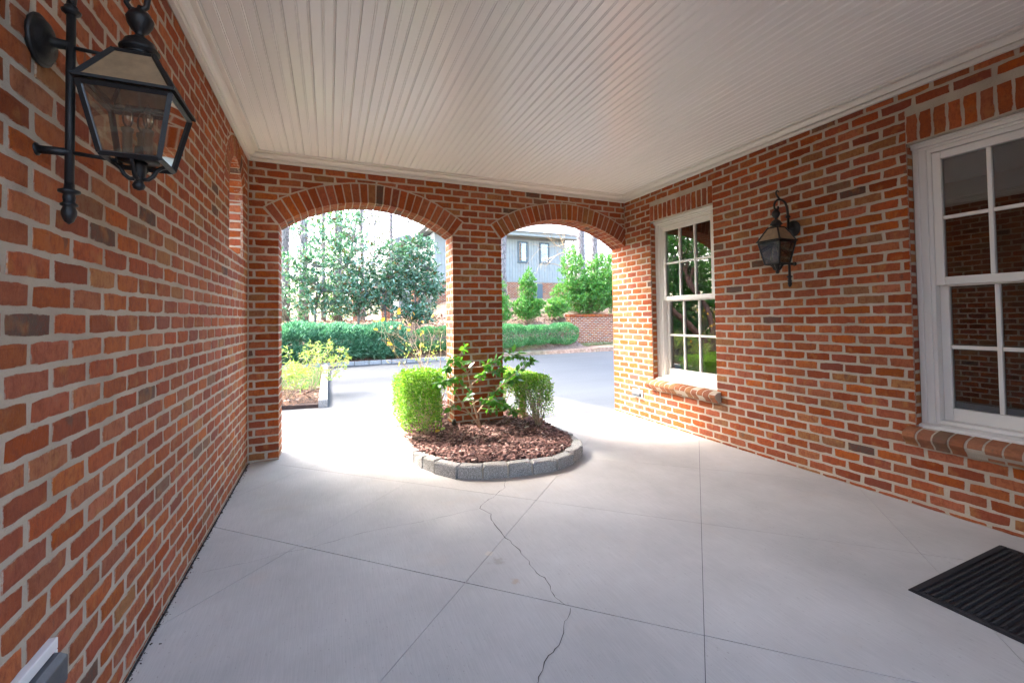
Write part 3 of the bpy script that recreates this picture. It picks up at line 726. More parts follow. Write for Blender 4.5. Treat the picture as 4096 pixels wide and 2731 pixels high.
# ------------------------------------------------------------------ wall lanterns
def lantern(label, sign, xw, y, sc, zb):
    """sign: direction from the wall into the porch. Dimensions at scale 1: post .073 and lantern axis .225 from the wall"""
    t = thing('wall_lantern', label, 'lantern', (xw, y, zb), 'pair of wall lanterns')
    L = lambda d, s_, z: (xw+sign*d*sc, y+s_*sc, zb+z*sc)      # z measured from the back plate centre
    pd, ld = .073, .228
    b = MB(); prf = [(.060, 0), (.066, .008), (.066, .013), (.060, .017), (.055, .017), (.050, .026), (.030, .032), (.014, .038), (.011, pd)]
    b.lathe([(r*sc, h*sc*sign) for r, h in prf], (xw, y, zb), 24, 'x'); o = b.obj('back_plate', M['iron'], t, True); fix_normals(o.data)
    for v in o.data.vertices: v.co.z *= 1.08
    b = MB(); pts = [L(pd, 0, -.47), L(pd, 0, .125)]
    b.tube(pts, .0105*sc, 12)
    prf = [(.002, -.515), (.010, -.508), (.0165, -.49), (.017, -.478), (.013, -.466), (.019, -.462), (.019, -.458), (.0125, -.452), (.014, -.440), (.0125, -.43), (.024, -.425), (.024, -.419), (.012, -.414), (.011, -.40)]
    b.lathe([(r*sc, h*sc) for r, h in prf], L(pd, 0, 0), 14); b.lathe([(r*sc, h*sc) for r, h in [(.011, .088), (.021, .096), (.022, .101), (.014, .106), (.016, .111), (.011, .118)]], L(pd, 0, 0), 14)
    fix_normals(b.obj('post', M['iron'], t, True).data)
    # scroll: rises from the post, arcs over and curls under to the finial; a small hook on top
    b = MB(); P = []
    for (d, z) in [(pd, .118), (pd+.003, .15), (.085, .19), (.105, .222), (.138, .240), (.172, .243), (.205, .236), (.232, .216), (.246, .188), (.243, .160), (.226, .143), (.206, .146), (.195, .162), (.198, .180)]: P.append(L(d, 0, z))
    b.tube(P, [x*sc for x in [.0105, .0105, .0102, .010, .0098, .0095, .009, .009, .0085, .008, .008, .0075, .007, .0085]], 8)
    P = [L(d, 0, z) for d, z in [(.172, .243), (.196, .262), (.214, .282), (.217, .303), (.206, .316), (.190, .312), (.184, .305)]]
    b.tube(P, [x*sc for x in [.009, .0085, .008, .0075, .007, .0065, .006]], 8); b.obj('scroll', M['iron'], t, True)
    # arms
    MB().tube([L(pd, 0, -.004), L(ld-.06, 0, -.010)], .0055*sc, 8).obj('upper_arm', M['iron'], t, True)
    b = MB(); b.tube([L(.0, 0, -.309), L(pd+.004, 0, -.309)], .012*sc, 8); b.tube([L(pd, 0, -.309), L(ld-.05, 0, -.318)], .006*sc, 8)
    b.lathe([(r*sc, h*sc*sign) for r, h in [(.018, 0), (.018, .006), (.011, .010)]], L(0, 0, -.309), 12, 'x'); b.obj('arm', M['iron'], t, True)
    # body
    a, bb, zE, zB, zT, hT = .108, .066, -.128, -.318, -.008, .046
    C4 = ((-1, -1), (1, -1), (1, 1), (-1, 1))
    def fr(h, z): return [L(ld+i*h, j*h, z) for i, j in C4]
    b = MB()
    def strut(p, q, wd): b.tube([p, q], wd*sc, 4)
    E0, B0, T0, E1 = fr(a-.008, zE-.008), fr(bb, zB), fr(hT, zT), fr(a-.003, zE+.006)
    for i in range(4): strut(E0[i], B0[i], .0085); strut(B0[i], B0[(i+1) % 4], .0085); strut(E0[i], E0[(i+1) % 4], .0085)
    b.obj('frame', M['iron'], t)
    b = MB()
    for i in range(4): strut(E1[i], T0[i], .0085); strut(T0[i], T0[(i+1) % 4], .0075)
    # eave: flat projecting ring of mitred strips
    o_, i_ = fr(a+.006, zE), fr(a-.018, zE+.004); o2, i2 = fr(a+.006, zE+.008), fr(a-.018, zE+.016)
    b.add(o_+i_+o2+i2, sum([[(k, (k+1) % 4, 8+(k+1) % 4, 8+k), (8+k, 8+(k+1) % 4, 12+(k+1) % 4, 12+k), (4+k, 12+k, 12+(k+1) % 4, 4+(k+1) % 4), (k, 4+k, 4+(k+1) % 4, (k+1) % 4)] for k in range(4)], []))
    o = b.obj('roof_frame', M['iron'], t)
    for i in range(4):
        MB().add([E0[i], E0[(i+1) % 4], B0[(i+1) % 4], B0[i]], [(0, 1, 2, 3)]).obj('pane', M['lglass'], t)
        MB().add([E1[i], E1[(i+1) % 4], T0[(i+1) % 4], T0[i]], [(0, 1, 2, 3)]).obj('roof_pane', M['lroof'], t)
    b = MB(); prf = [(.040, zT-.004), (.040, zT+.010), (.034, zT+.012), (.034, zT+.022), (.048, zT+.026), (.049, zT+.032), (.042, zT+.040), (.036, zT+.056), (.020, zT+.068), (.012, zT+.074), (.010, zT+.082), (.020, zT+.090), (.031, zT+.110), (.033, zT+.122), (.034, zT+.126), (.031, zT+.132), (.024, zT+.146), (.010, zT+.156), (.006, zT+.168)]
    b.lathe([(r*sc, h*sc) for r, h in prf], L(ld, 0, 0), 18); fix_normals(b.obj('finial', M['iron'], t, True).data)
    b = MB(); b.lathe([(r*sc, h*sc) for r, h in [(.003, -.402), (.012, -.398), (.016, -.388), (.012, -.378), (.007, -.372), (.014, -.364), (.020, -.33), (.022, -.318)]], L(ld, 0, 0), 12)
    for i, j in ((-1, 0), (1, 0), (0, -1), (0, 1)):
        P = [L(ld+i*d, j*d, z) for d, z in [(.010, -.368), (.022, -.368), (.034, -.357), (.042, -.340), (.052, -.330), (.062, -.325)]]; b.tube(P, .006*sc, 6)
    fix_normals(b.obj('bottom_bracket', M['iron'], t, True).data)
    b = MB(); b.lathe([(r*sc, h*sc) for r, h in [(.05, -.316), (.05, -.310), (.012, -.306), (.010, -.27)]], L(ld, 0, 0), 12); b.obj('socket_plate', M['iron'], t, True)
    for i, j in ((-1, -.4), (1, -.4), (0, 1)):
        c = L(ld+i*.024, j*.024, 0)
        b = MB(); b.lathe([(r*sc, h*sc) for r, h in [(.016, -.30), (.012, -.295), (.012, -.235), (.015, -.232), (.015, -.222), (.012, -.22)]], c, 10); cs = b.obj('candle', M['candle'], t, True)
        b = MB(); b.lathe([(r*sc, h*sc) for r, h in [(.006, -.219), (.012, -.205), (.014, -.19), (.010, -.168), (.004, -.15), (.001, -.142)]], c, 10); b.obj('bulb', M['bulb'], cs, True)
lantern('large black iron lantern with amber glass on the left brick wall', 1, XL, 1.600, .95, 2.105)
lantern('smaller looking black iron lantern between the two white windows', -1, XR, 2.556, 1.0, 2.088)

# ------------------------------------------------------------------ weatherproof outlet boxes
def outlet(label, xw, sign, y0, y1, z0, z1):
    t = thing('outlet_box', label, 'outlet', (xw, (y0+y1)/2, z0), 'outlet boxes set low in the brick walls')
    X = lambda d: xw+sign*d
    def bx(b, d0, d1, ya, yb_, za, zb): a, c = sorted((X(d0), X(d1))); b.box((a, ya, za), (c, yb_, zb))
    b = MB(); bx(b, -.01, .020, y0, y1, z0, z0+.012); bx(b, -.01, .020, y0, y1, z1-.032, z1); bx(b, -.01, .020, y0, y0+.022, z0+.0125, z1-.0325); bx(b, -.01, .020, y1-.012, y1, z0+.0125, z1-.0325)
    bevel(b.obj('frame', M['plastic'], t), .003)
    b = MB(); poly = [(.004, z1-.034), (.030, z1-.036), (.047, z1-.046), (.047, z0+.018), (.040, z0+.013), (.004, z0+.013)]
    b.prism(poly, lambda q: (X(q[0]), y0+.024, q[1]), lambda q: (X(q[0]), y1-.014, q[1])); o = b.obj('cover', M['steel'], t); fix_normals(o.data); bevel(o, .004)
outlet('steel covered outlet box low on the sunny end of the right wall', XR, -1, 4.66, 4.86, .272, .372)
outlet('steel covered outlet box low on the left wall under the near lantern', XL, 1, 1.48, 1.695, .345, .478)

# ------------------------------------------------------------------ door mat
mt = thing('door_mat', 'black ribbed door mat lying on the concrete by the right wall', 'mat', (3.0, .9, 0))
mx0, mx1, my0, my1 = 2.545, 3.49, .62, 1.228
bevel(MB().box((mx0, my0, .0006), (mx1, my1, .006)).obj('backing', M['rubber'], mt), .003)
for lo, hi in (((mx0+.006, my1-.034), (mx1-.006, my1-.008)), ((mx0+.006, my0+.008), (mx1-.006, my0+.034)), ((mx0+.006, my0+.036), (mx0+.03, my1-.036)), ((mx1-.03, my0+.036), (mx1-.006, my1-.036))):
    bevel(MB().box((*lo, .0055), (*hi, .0105)).obj('border', M['rubber'], mt), .003)
nr = 20; y = my0+.044
st = (my1-my0-.088)/nr
for i in range(nr):
    P = [(mx0+.036+(mx1-mx0-.072)*j/46, my0+.044+st*(i+.5), .0035) for j in range(47)]
    MB().tube(P, [.0092+.0016*(j % 2)+random.uniform(-.0008, .0008) for j in range(47)], 6).obj('rib', M['mat'], mt)

# ------------------------------------------------------------------ leaf and chip clouds
def cloud(P, D, U, L, W, kind='leaf', fold=.25, droop=0.):
    """arrays of points, directions, up hints, lengths, widths -> verts, faces (numpy)"""
    P = np.asarray(P, float); n = len(P); D = D/np.linalg.norm(D, axis=1, keepdims=True)
    S = np.cross(D, U); S /= np.maximum(np.linalg.norm(S, axis=1, keepdims=True), 1e-6); N = np.cross(S, D)
    L = np.broadcast_to(L, n)[:, None]; W = np.broadcast_to(W, n)[:, None]
    if kind == 'leaf':
        off = [(0, 0, 0), (.45, .5, fold*.5), (1, 0, -droop), (.45, -.5, fold*.5)]; fc = [(0, 1, 2), (0, 2, 3)]
        fc = [(0, 3, 2, 1)] if fold == 0 else [(0, 2, 1), (0, 3, 2)]
    elif kind == 'big':
        off = [(0, 0, 0), (.28, .40, fold*.4), (.62, .46, fold*.42-droop*.4), (1, 0, -droop), (.62, -.46, fold*.42-droop*.4), (.28, -.40, fold*.4), (.5, 0, -droop*.2)]
        fc = [(0, 6, 1), (1, 6, 2), (2, 6, 3), (0, 5, 6), (5, 4, 6), (4, 3, 6)]
    elif kind == 'needle':
        off = [(0, .5, 0), (1, 0, 0), (0, -.5, 0)]; fc = [(0, 2, 1)]
    elif kind == 'chip':
        off = [(-.5, -.4, 0), (.45, -.5, 0), (.55, .35, .0), (-.4, .5, 0), (-.3, -.2, .12), (.3, -.3, .14), (.35, .2, .12), (-.25, .3, .1)]
        fc = [(0, 1, 5, 4), (1, 2, 6, 5), (2, 3, 7, 6), (3, 0, 4, 7), (4, 5, 6, 7)]
    k = len(off); V = np.empty((n, k, 3))
    for i, (a, s_, u) in enumerate(off): V[:, i] = P+D*L*a+S*W*s_+N*(W*u if kind != 'chip' else L*u)
    base = (np.arange(n)*k)[:, None]
    F = [tuple(r) for f in fc for r in (base+np.array(f)[None, :]).tolist()]
    return V.reshape(-1, 3), F
def cloud_obj(name, mat, parent, parts, kind='stuff', smooth=False):
    vs = []; fs = []; b0 = 0
    for V, F in parts:
        vs.append(V); fs += [tuple(i+b0 for i in f) for f in F]; b0 += len(V)
    V = np.concatenate(vs); pos = WL[parent] if parent is not None else Vector((0, 0, 0)); V = V-np.array(pos)
    me = bpy.data.meshes.new(name); me.from_pydata(V.tolist(), [], fs)
    if smooth: me.polygons.foreach_set('use_smooth', [True]*len(me.polygons))
    me.materials.append(mat); me.update()
    return link(name, me, None, parent, pos, None, kind)
def rdir(n, up=0., sd=1.):
    d = rng.normal(size=(n, 3))*sd; d[:, 2] += up; return d/np.linalg.norm(d, axis=1, keepdims=True)

# ------------------------------------------------------------------ planting bed round the pier
BC = (1.515, 5.13); BA, BB = .835, 1.655
OUT = [(.70, 5.26), (.687, 4.57), (.732, 4.173), (.818, 3.923), (.925, 3.727), (1.125, 3.58), (1.358, 3.507), (1.604, 3.476), (1.831, 3.475), (2.078, 3.595), (2.262, 3.775), (2.335, 4.03), (2.36, 4.4), (2.365, 5.1), (2.34, 5.9), (2.2, 6.45), (1.9, 6.7), (1.5, 6.75), (1.1, 6.65), (.85, 6.35), (.73, 5.9)]
_d = []
for i in range(len(OUT)):
    p0, p1, p2, p3 = [np.array(OUT[(i+k) % len(OUT)]) for k in (-1, 0, 1, 2)]
    for q in np.linspace(0, 1, 20, endpoint=False): _d.append(.5*(2*p1+(p2-p0)*q+(2*p0-5*p1+4*p2-p3)*q*q+(3*p1-p0-3*p2+p3)*q**3))
_d = np.array(_d)-np.array(BC); _a = np.arctan2(_d[:, 1], _d[:, 0]) % (2*math.pi); _r = np.hypot(_d[:, 0], _d[:, 1]); _o = np.argsort(_a); _a, _r = _a[_o], _r[_o]
def bed_r(t): return float(np.interp(t % (2*math.pi), _a, _r, period=2*math.pi))
def bed(t, k=1.):
    r = bed_r(t)*k; return (BC[0]+math.cos(t)*r, BC[1]+math.sin(t)*r)
def bed_k(x, y): return math.hypot(x-BC[0], y-BC[1])/bed_r(math.atan2(y-BC[1], x-BC[0]))
pb = thing('planting_bed', 'raised mulch bed edged with grey granite setts around the brick pier', 'planter', (BC[0], BC[1], 0))
# arc-length table
tt = np.linspace(0, 2*math.pi, 2001); pts = np.array([bed(t) for t in tt]); seg = np.r_[0, np.cumsum(np.linalg.norm(np.diff(pts, axis=0), axis=1))]; per = seg[-1]
def at_len(s_):
    s_ %= per; i = min(np.searchsorted(seg, s_), 2000); p = pts[i]; q = pts[(i+3) % 2000]; r = pts[(i-3) % 2000]; d = q-r; d /= np.linalg.norm(d); return p, d
s_ = 0.; lens = []
while s_ < per-.15:
    l = random.uniform(.165, .27); lens.append((s_, min(l, per-s_))); s_ += l
def sett(c0, d, ln, wd, ht, mat, parent, z0=-.03):
    """rough granite sett: box with uneven faces; c0 its outer middle, d along the kerb"""
    rr = random.uniform; nrm = Vector((-d[1], d[0])); b = MB(); d = Vector((d[0], d[1])); vs = []
    for z, gz in ((z0, 0), (ht*.55, .003), (ht-.012, .002), (ht, .012)):
        for a, k in ((-.5, 0), (0, 0), (.5, 0), (.5, 1), (0, 1), (-.5, 1)):
            g = gz+rr(-.004, .004); aa = a*ln+(-math.copysign(g, a) if a else 0); kk = k*wd+(g if k == 0 else -g)
            p = Vector((c0[0], c0[1]))+d*aa+nrm*kk; vs.append((p.x, p.y, z+rr(-.004, .004)*(gz > 0)))
    fs = [(L*6+j, L*6+(j+1) % 6, (L+1)*6+(j+1) % 6, (L+1)*6+j) for L in range(3) for j in range(6)]+[(18, 19, 22, 23), (19, 20, 21, 22)]
    b.add(vs, fs); o = b.obj('granite_sett', mat, parent, False, None, (c0[0], c0[1], 0)); fix_normals(o.data); return o
for s_, l in lens:
    p, d = at_len(s_+l/2); sett(p, d, l-.012, .105+random.uniform(-.008, .012), .106+random.uniform(-.007, .007), M['granite'], pb)
# mortar between setts, soil mound, mulch chips
vs = []; N_ = 160
for i in range(N_):
    t = 2*math.pi*i/N_
    for k, z in ((.988, -.02), (.988, .086), (.93, .092), (.93, -.02)): x, y = bed(t, k); vs.append((x, y, z))
MB().add(vs, [(4*i+j, 4*((i+1) % N_)+j, 4*((i+1) % N_)+(j+1) % 4, 4*i+(j+1) % 4) for i in range(N_) for j in range(4)]).obj('joint_mortar', M['mortar'], pb)
def mulch_z(x, y):
    a = bed_k(x, y)**2.5; return .090+.045*max(0, 1-a)**.6+.012*math.sin(x*9+y*4)*math.sin(y*7)
vs = []; RN = 16; 
for j in range(RN+1):
    for i in range(N_):
        x, y = bed(2*math.pi*i/N_, .93*j/RN); vs.append((x, y, mulch_z(x, y)-.012))
MB().add(vs, [(j*N_+i, j*N_+(i+1) % N_, (j+1)*N_+(i+1) % N_, (j+1)*N_+i) for j in range(RN) for i in range(N_)]).obj('soil', M['soil'], pb, True)
P = []
while len(P) < 15000:
    x, y = random.uniform(BC[0]-BA, BC[0]+BA), random.uniform(BC[1]-BB, BC[1]+BB)
    a = bed_k(x, y)
    if a > .915+random.uniform(0, .03) or (PX0-.01 < x < PX1+.01 and YB-.01 < y < YB+T+.01) or (y > 5.7 and random.random() < .6): continue
    P.append((x, y, mulch_z(x, y)+random.uniform(-.012, .008)))
P = np.array(P); n = len(P); D = rng.normal(size=(n, 3)); D[:, 2] *= .28; U = rng.normal(size=(n, 3))*.35; U[:, 2] += 1
Lc = rng.gamma(3., .0085, n)+.010; cloud_obj('mulch', M['mulch'], pb, [cloud(P, D, U, Lc, Lc*rng.uniform(.25, .6, n), 'chip')])

D = rng.normal(size=(len(DEBRIS), 3)); D[:, 2] *= .2; Ld = rng.gamma(2., .002, len(DEBRIS))+.003
tag(cloud_obj('dirt_crumbs', M['soil'], None, [cloud(DEBRIS, D, rdir(len(D), 1.5), Ld, Ld*.5, 'chip')]), kind='stuff')
# small things lying in the bed
pc = thing('pine_cone', 'grey pine cone lying on the mulch at the corner of the pier', 'pine cone', (1.285, 4.94, mulch_z(1.285, 4.94)+.035))
c0 = WL[pc]; b = MB(); b.lathe([(.006, -.035), (.022, -.025), (.026, 0), (.018, .025), (.004, .04)], c0, 10); b.obj('core', M['soil'], pc)
sp = []
for i in range(90):
    h = -.032+.07*i/90; r = .030*math.sqrt(max(.05, 1-((h-.0)/.045)**2)); t = i*2.39996; sp.append((c0.x+r*.6*math.cos(t), c0.y+r*.6*math.sin(t), c0.z+h, math.cos(t), math.sin(t)))
sp = np.array(sp); D = np.c_[sp[:, 3:5], np.full(90, .35)]; U = np.tile([0, 0, 1.], (90, 1))
M['cone'] = mat_island('cone_scale', [(0, (.12, .10, .085)), (1, (.34, .30, .26))], .8)
cloud_obj('scale', M['cone'], pc, [cloud(sp[:, :3], D, U, .017, .018, 'chip')])
cs = thing('cut_stump', 'short sawn stump among the stems of the right boxwood', 'stump', (2.21, 5.15, .12))
b = MB(); b.lathe([(.062, -.02), (.058, .03), (.054, .075), (.050, .078)], WL[cs], 12); b.obj('stump_wood', M['stem'], cs)
M['cutwood'] = mat_plain('cut_wood', (.42, .27, .16), .8, var=.3, nscale=60)
b = MB(); b.lathe([(.048, .0775), (.046, .080)], WL[cs], 12); b.obj('cut_face', M['cutwood'], cs)
M['pale_chip'] = mat_plain('pale_chip', (.68, .62, .50), .7)
V, F = cloud(np.array([(1.381, 4.015, mulch_z(1.381, 4.015)+.012)]), np.array([(1, .5, .1)]), np.array([(0, 0, 1.)]), .034, .016, 'chip')
tag(cloud_obj('wood_chip', M['pale_chip'], None, [(V, F)], None), 'pale cream wood chip standing out on the dark mulch', 'wood chip')
V, F = cloud(np.array([(1.97, 4.47, mulch_z(1.97, 4.47)+.012)]), np.array([(1, .2, .1)]), np.array([(0, .2, 1.)]), .062, .03, 'chip')
tag(cloud_obj('bark_piece', M['pale_chip'], None, [(V, F)], None), 'long pale piece of bark on the mulch right of the pier', 'bark')
for (x, y, lab, mt_) in ((1.02, 4.70, 'orange fallen leaf beside the stem of the left boxwood', 'yellow'), (1.10, 4.80, 'green yellow fallen leaf on the mulch near the pine cone', 'nandina')):
    V, F = cloud(np.array([(x, y, mulch_z(x, y)+.014)]), np.array([(.7, .5, .25)]), np.array([(0, -.4, 1.)]), .075, .05, 'big', .3, .1)
    tag(cloud_obj('fallen_leaf', M[mt_], None, [(V, F)], None), lab, 'leaf')

# ------------------------------------------------------------------ boxwoods
def boxwood(label, base, lo, hi, n, stems, hollow=None):
    """sheared box-shaped crown between lo and hi; leaves sit thick near the top and sides, thin inside"""
    t = thing('boxwood', label, 'shrub', base, 'clipped boxwoods beside the pier')
    lo, hi = np.array(lo), np.array(hi); P = []; S = []; c = (lo+hi)/2; h = (hi-lo)/2
    while len(P) < n:
        q = rng.uniform(-1, 1, 3); a = np.abs(q); e = (a**9).sum()**(1/9.)
        if e > 1: continue
        shell = max(a[0], a[1], q[2] if q[2] > 0 else 0)
        if random.random() > .05+shell**4: continue
        if q[2] < .25 and random.random() < (.25-q[2])*hollow[0]*.62: continue
        x = c+q*h*(1+.02*np.sin(q[::-1]*9+lo[0]*5)+(abs(rng.normal())*.09 if rng.random() < .05 else 0))
        P.append(x); S.append(q)
    P = np.array(P); S = np.array(S); D = rdir(n, .25)+S*.6; U = rdir(n, .8)
    L = rng.uniform(.014, .034, n)
    tw = MB(); bz = base[2]
    for k in range(stems):
        a0 = Vector((base[0]+random.uniform(-.03, .03), base[1]+random.uniform(-.03, .03), bz-.02)); tg = Vector((c[0]+random.uniform(-.9, .9)*h[0], c[1]+random.uniform(-.9, .9)*h[1], lo[2]+(hi[2]-lo[2])*random.uniform(.45, .95)))
        m1 = a0.lerp(tg, .35)+Vector((random.uniform(-.03, .03), random.uniform(-.03, .03), .04)); m2 = a0.lerp(tg, .7)+Vector((random.uniform(-.03, .03), random.uniform(-.03, .03), .02))
        r0 = random.uniform(.0035, .008); tw.tube([a0, m1, m2, tg], [r0, r0*.8, r0*.55, r0*.25], 5)
        for j in range(3):
            s0 = m1.lerp(tg, random.random()); e0 = s0+Vector((random.uniform(-.12, .12), random.uniform(-.12, .12), random.uniform(.03, .16))); tw.tube([s0, e0], [r0*.4, r0*.15], 4)
    tw.obj('stems', M['stem_pale'], t, True)
    cloud_obj('foliage', M['box'], t, [cloud(P, D, U, L, L*.55, 'leaf', .3)])
MZ = .125
boxwood('bright green clipped boxwood at the front left of the pier', (.945, 4.72, MZ), (.685, 4.56, .20), (1.07, 4.98, .80), 9000, 18, (.9,))
boxwood('clipped boxwood behind the front left one, dense on its outer side', (.885, 5.33, MZ), (.70, 4.99, .17), (1.14, 5.62, .70), 7500, 16, (.7,))
boxwood('thin boxwood with bare lower stems left behind the pier', (1.32, 5.86, MZ), (1.02, 5.50, .36), (1.52, 6.1, .66), 3600, 18, (1.4,))
boxwood('leggy clipped boxwood at the front right of the pier', (2.165, 4.56, MZ), (1.98, 4.50, .16), (2.34, 4.86, .67), 4600, 26, (1.5,))
boxwood('clipped boxwood with bare brown stems beside the sawn stump', (2.19, 5.04, MZ), (1.98, 4.87, .40), (2.37, 5.34, .66), 2900, 24, (1.6,))
boxwood('pale thin boxwood right behind the pier', (2.09, 5.52, MZ), (1.86, 5.35, .30), (2.32, 5.9, .66), 3600, 20, (1.0,))

# ------------------------------------------------------------------ camellia in front of the pier
cm = thing('camellia', 'young camellia with glossy dark leaves growing from the mulch before the pier', 'shrub', (1.516, 4.633, mulch_z(1.516, 4.633)))
def c2w(px, py, Y):
    u, v = 1780+px*.35714, 1380+py*.35714; d = CR*((u-2048-74.3)/1768.9)-CU*((v-1365.5+141.4)/1768.9)+CF; t = Y/d.y; return Vector((d.x*t, d.y*t, HC+d.z*t))
Y0 = 4.633
BR = [([(395, 900), (345, 740), (310, 610), (290, 470), (265, 360), (245, 300), (235, 262)], .0095, .0045, 0, 0),
      ([(392, 905), (330, 830), (280, 765), (235, 710), (180, 640), (130, 560), (105, 505), (80, 440), (75, 400)], .009, .002, 0, -.12),
      ([(360, 770), (410, 690), (490, 605), (560, 520), (630, 450), (700, 390), (790, 320), (880, 240), (930, 190), (965, 172)], .0062, .0018, 0, -.22),
      ([(250, 305), (300, 250), (400, 245), (500, 200), (600, 170), (700, 125), (800, 100), (845, 120)], .005, .0016, 0, -.25),
      ([(290, 450), (360, 390), (400, 345), (480, 310), (560, 290), (610, 280)], .004, .0014, 0, .05),
      ([(280, 768), (200, 735), (100, 715), (20, 680)], .0042, .0014, -.03, -.22),
      ([(242, 295), (180, 200), (110, 160), (50, 150)], .004, .0014, 0, .08),
      ([(248, 300), (150, 340), (60, 370), (-20, 400), (-60, 430)], .004, .0014, 0, -.18),
      ([(285, 680), (350, 630), (440, 605), (540, 625), (640, 650), (700, 690), (800, 752)], .004, .0014, 0, -.28),
      ([(300, 700), (270, 640), (282, 600), (262, 560)], .003, .0012, -.02, -.12),
      ([(112, 505), (180, 465), (235, 462)], .003, .0012, -.1, -.2),
      ([(205, 215), (170, 120), (190, 50), (222, 28)], .003, .0012, .02, .0),
      ([(390, 705), (480, 712), (560, 715), (620, 705)], .003, .0012, -.02, -.2),
      ([(400, 700), (470, 640), (560, 600), (640, 610)], .003, .0012, -.02, .0),
      ([(150, 600), (120, 660), (60, 690), (30, 740)], .0026, .001, -.08, -.1),
      ([(640, 445), (690, 420), (740, 385), (800, 380)], .003, .0012, -.1, -.16),
      ([(120, 180), (60, 220), (20, 260)], .0026, .001, .04, -.05)]
st = MB(); tips = []
for pl_, r0, r1, y0, y1 in BR:
    k = len(pl_); P = [c2w(x, y, Y0+y0+(y1-y0)*i/(k-1)+random.uniform(-.012, .012)*(i > 0)) for i, (x, y) in enumerate(pl_)]
    if pl_[0][1] > 890: P[0] = Vector((1.516+random.uniform(-.01, .01), 4.633, mulch_z(1.516, 4.633)-.03))
    st.tube(P, [1.3*(r0+(r1-r0)*i/(k-1)) for i in range(k)], 7); tips.append((P, r0))
st.obj('stem', M['stem'], cm, True)
LM = []
for i in range(5):
    V, F = cloud(np.array([(0, 0, 0.)]), np.array([(1, 0, 0.)]), np.array([(0, 0, 1.)]), .060+.006*i, .030+.003*i, 'big', .3-.03*i, .10+.05*i)
    me = bpy.data.meshes.new('leaf'); me.from_pydata(V.tolist(), [], F); me.polygons.foreach_set('use_smooth', [True]*6); LM.append(me)
def mat_cam():
    N = NT('camellia_leaves'); r = N.n('ObjectInfo').outputs['Random']
    c = N.ramp(r, [(0, (.022, .085, .015)), (.6, (.045, .15, .024)), (1, (.09, .24, .04))]); N.P(Base_Color=c, Roughness=.36); N.p.inputs['Specular IOR Level'].default_value = .6
    tr = N.n('BsdfTranslucent'); N.set(tr.inputs[0], (.18, .52, .03, 1)); mx = N.n('MixShader', {0: .36, 1: N.p.outputs[0], 2: tr.outputs[0]}); N.t.links.new(mx.outputs[0], N.out.inputs[0]); return N.m
mc_ = mat_cam()
for me in LM: me.materials.append(mc_)
nl = 0; dens = [4, 14, 40, 38, 26, 8, 26, 42, 38, 7, 6, 9, 10, 22, 5, 16, 10]
for (P, r0), dn in zip(tips, dens):
    k = len(P)-1
    for j in range(dn):
        f = 1-random.random()**1.3*(.72 if r0 < .007 else .35); i = min(int(f*k), k-1); p = P[i].lerp(P[i+1], f*k-i); ax = (P[i+1]-P[i]).normalized()
        sd_ = Vector((random.gauss(0, 1), random.gauss(0, 1), random.gauss(-.25, .7))).normalized(); d = (ax*.45+sd_*.9).normalized()
        p = p+sd_*random.uniform(0, .022)
        z = Vector((random.gauss(0, .5), random.gauss(0, .5), 1)); s__ = z.cross(d).normalized(); z = d.cross(s__)
        o = link('leaf', random.choice(LM), None, cm, p, Matrix((d, s__, z)).transposed().to_euler()); sc_ = random.uniform(.85, 1.4); o.scale = (sc_, sc_, sc_); nl += 1

P = []; D = []
for (Q, r0), dn in zip(tips, dens):
    k = len(Q)-1
    for j in range(dn if dn > 9 else 0):
        f = 1-random.random()**1.3*.7; i = min(int(f*k), k-1); p = Q[i].lerp(Q[i+1], f*k-i); ax = (Q[i+1]-Q[i]).normalized(); sd_ = Vector((random.gauss(0, 1), random.gauss(0, 1), random.gauss(-.25, .7))).normalized()
        P.append((p+sd_*random.uniform(0, .025))[:]); D.append((ax*.45+sd_*.9)[:])
P, D = np.array(P), np.array(D); n = len(P); Lc = rng.uniform(.045, .075, n); cloud_obj('small_leaves', M['camellia'], cm, [cloud(P, D, rdir(n, 1.4), Lc, Lc*.5, 'big', .25, .2)])

# ------------------------------------------------------------------ bare shrub with a few yellow leaves behind the left boxwoods
def branch_tree(p, d, ln, r, depth, out, tips, spread=.55, up=.15, seg=3, thin=.64):
    pts_ = [p]; q = p.copy(); dd = d.copy()
    for i in range(seg):
        dd = (dd+Vector((random.gauss(0, .14), random.gauss(0, .14), random.gauss(up*.3, .1)))).normalized(); q = q+dd*ln/seg; pts_.append(q.copy())
    out.append((pts_, r, r*thin))
    if depth == 0: tips.append((q, dd)); return
    for i in range(random.choice((2, 2, 3))):
        a = Vector((random.gauss(0, 1), random.gauss(0, 1), random.gauss(0, .6))); a = (a-dd*a.dot(dd)).normalized()
        nd = (dd+a*random.uniform(spread*.5, spread*1.4)+Vector((0, 0, up))).normalized()
        branch_tree(pts_[-1] if i == 0 else pts_[random.randint(1, seg)], nd, ln*random.uniform(.62, .85), r*thin, depth-1, out, tips, spread, up, seg, thin)
def emit(out, sides=5):
    b = MB()
    for P, r0, r1 in out:
        k = len(P); b.tube(P, [r0+(r1-r0)*i/(k-1) for i in range(k)], sides, False)
    return b
random.seed(21)
sh = thing('leafless_shrub', 'thin bare shrub with a few yellow leaves behind the left boxwoods', 'shrub', (1.28, 6.15, .1)); out = []; tips = []
for d in ((-.30, 0, 1), (-.12, -.1, 1), (.05, .1, 1), (-.45, .1, .9)): branch_tree(Vector((1.28, 6.15, .1)), Vector(d).normalized(), .55, .007, 3, out, tips, .7, .1)
emit(out, 5).obj('stems', M['stem_pale'], sh, True)
tp = random.sample(tips, min(30, len(tips))); P = np.array([t[0][:] for t in tp]); D = rdir(len(P), -.3); U = rdir(len(P), .6)
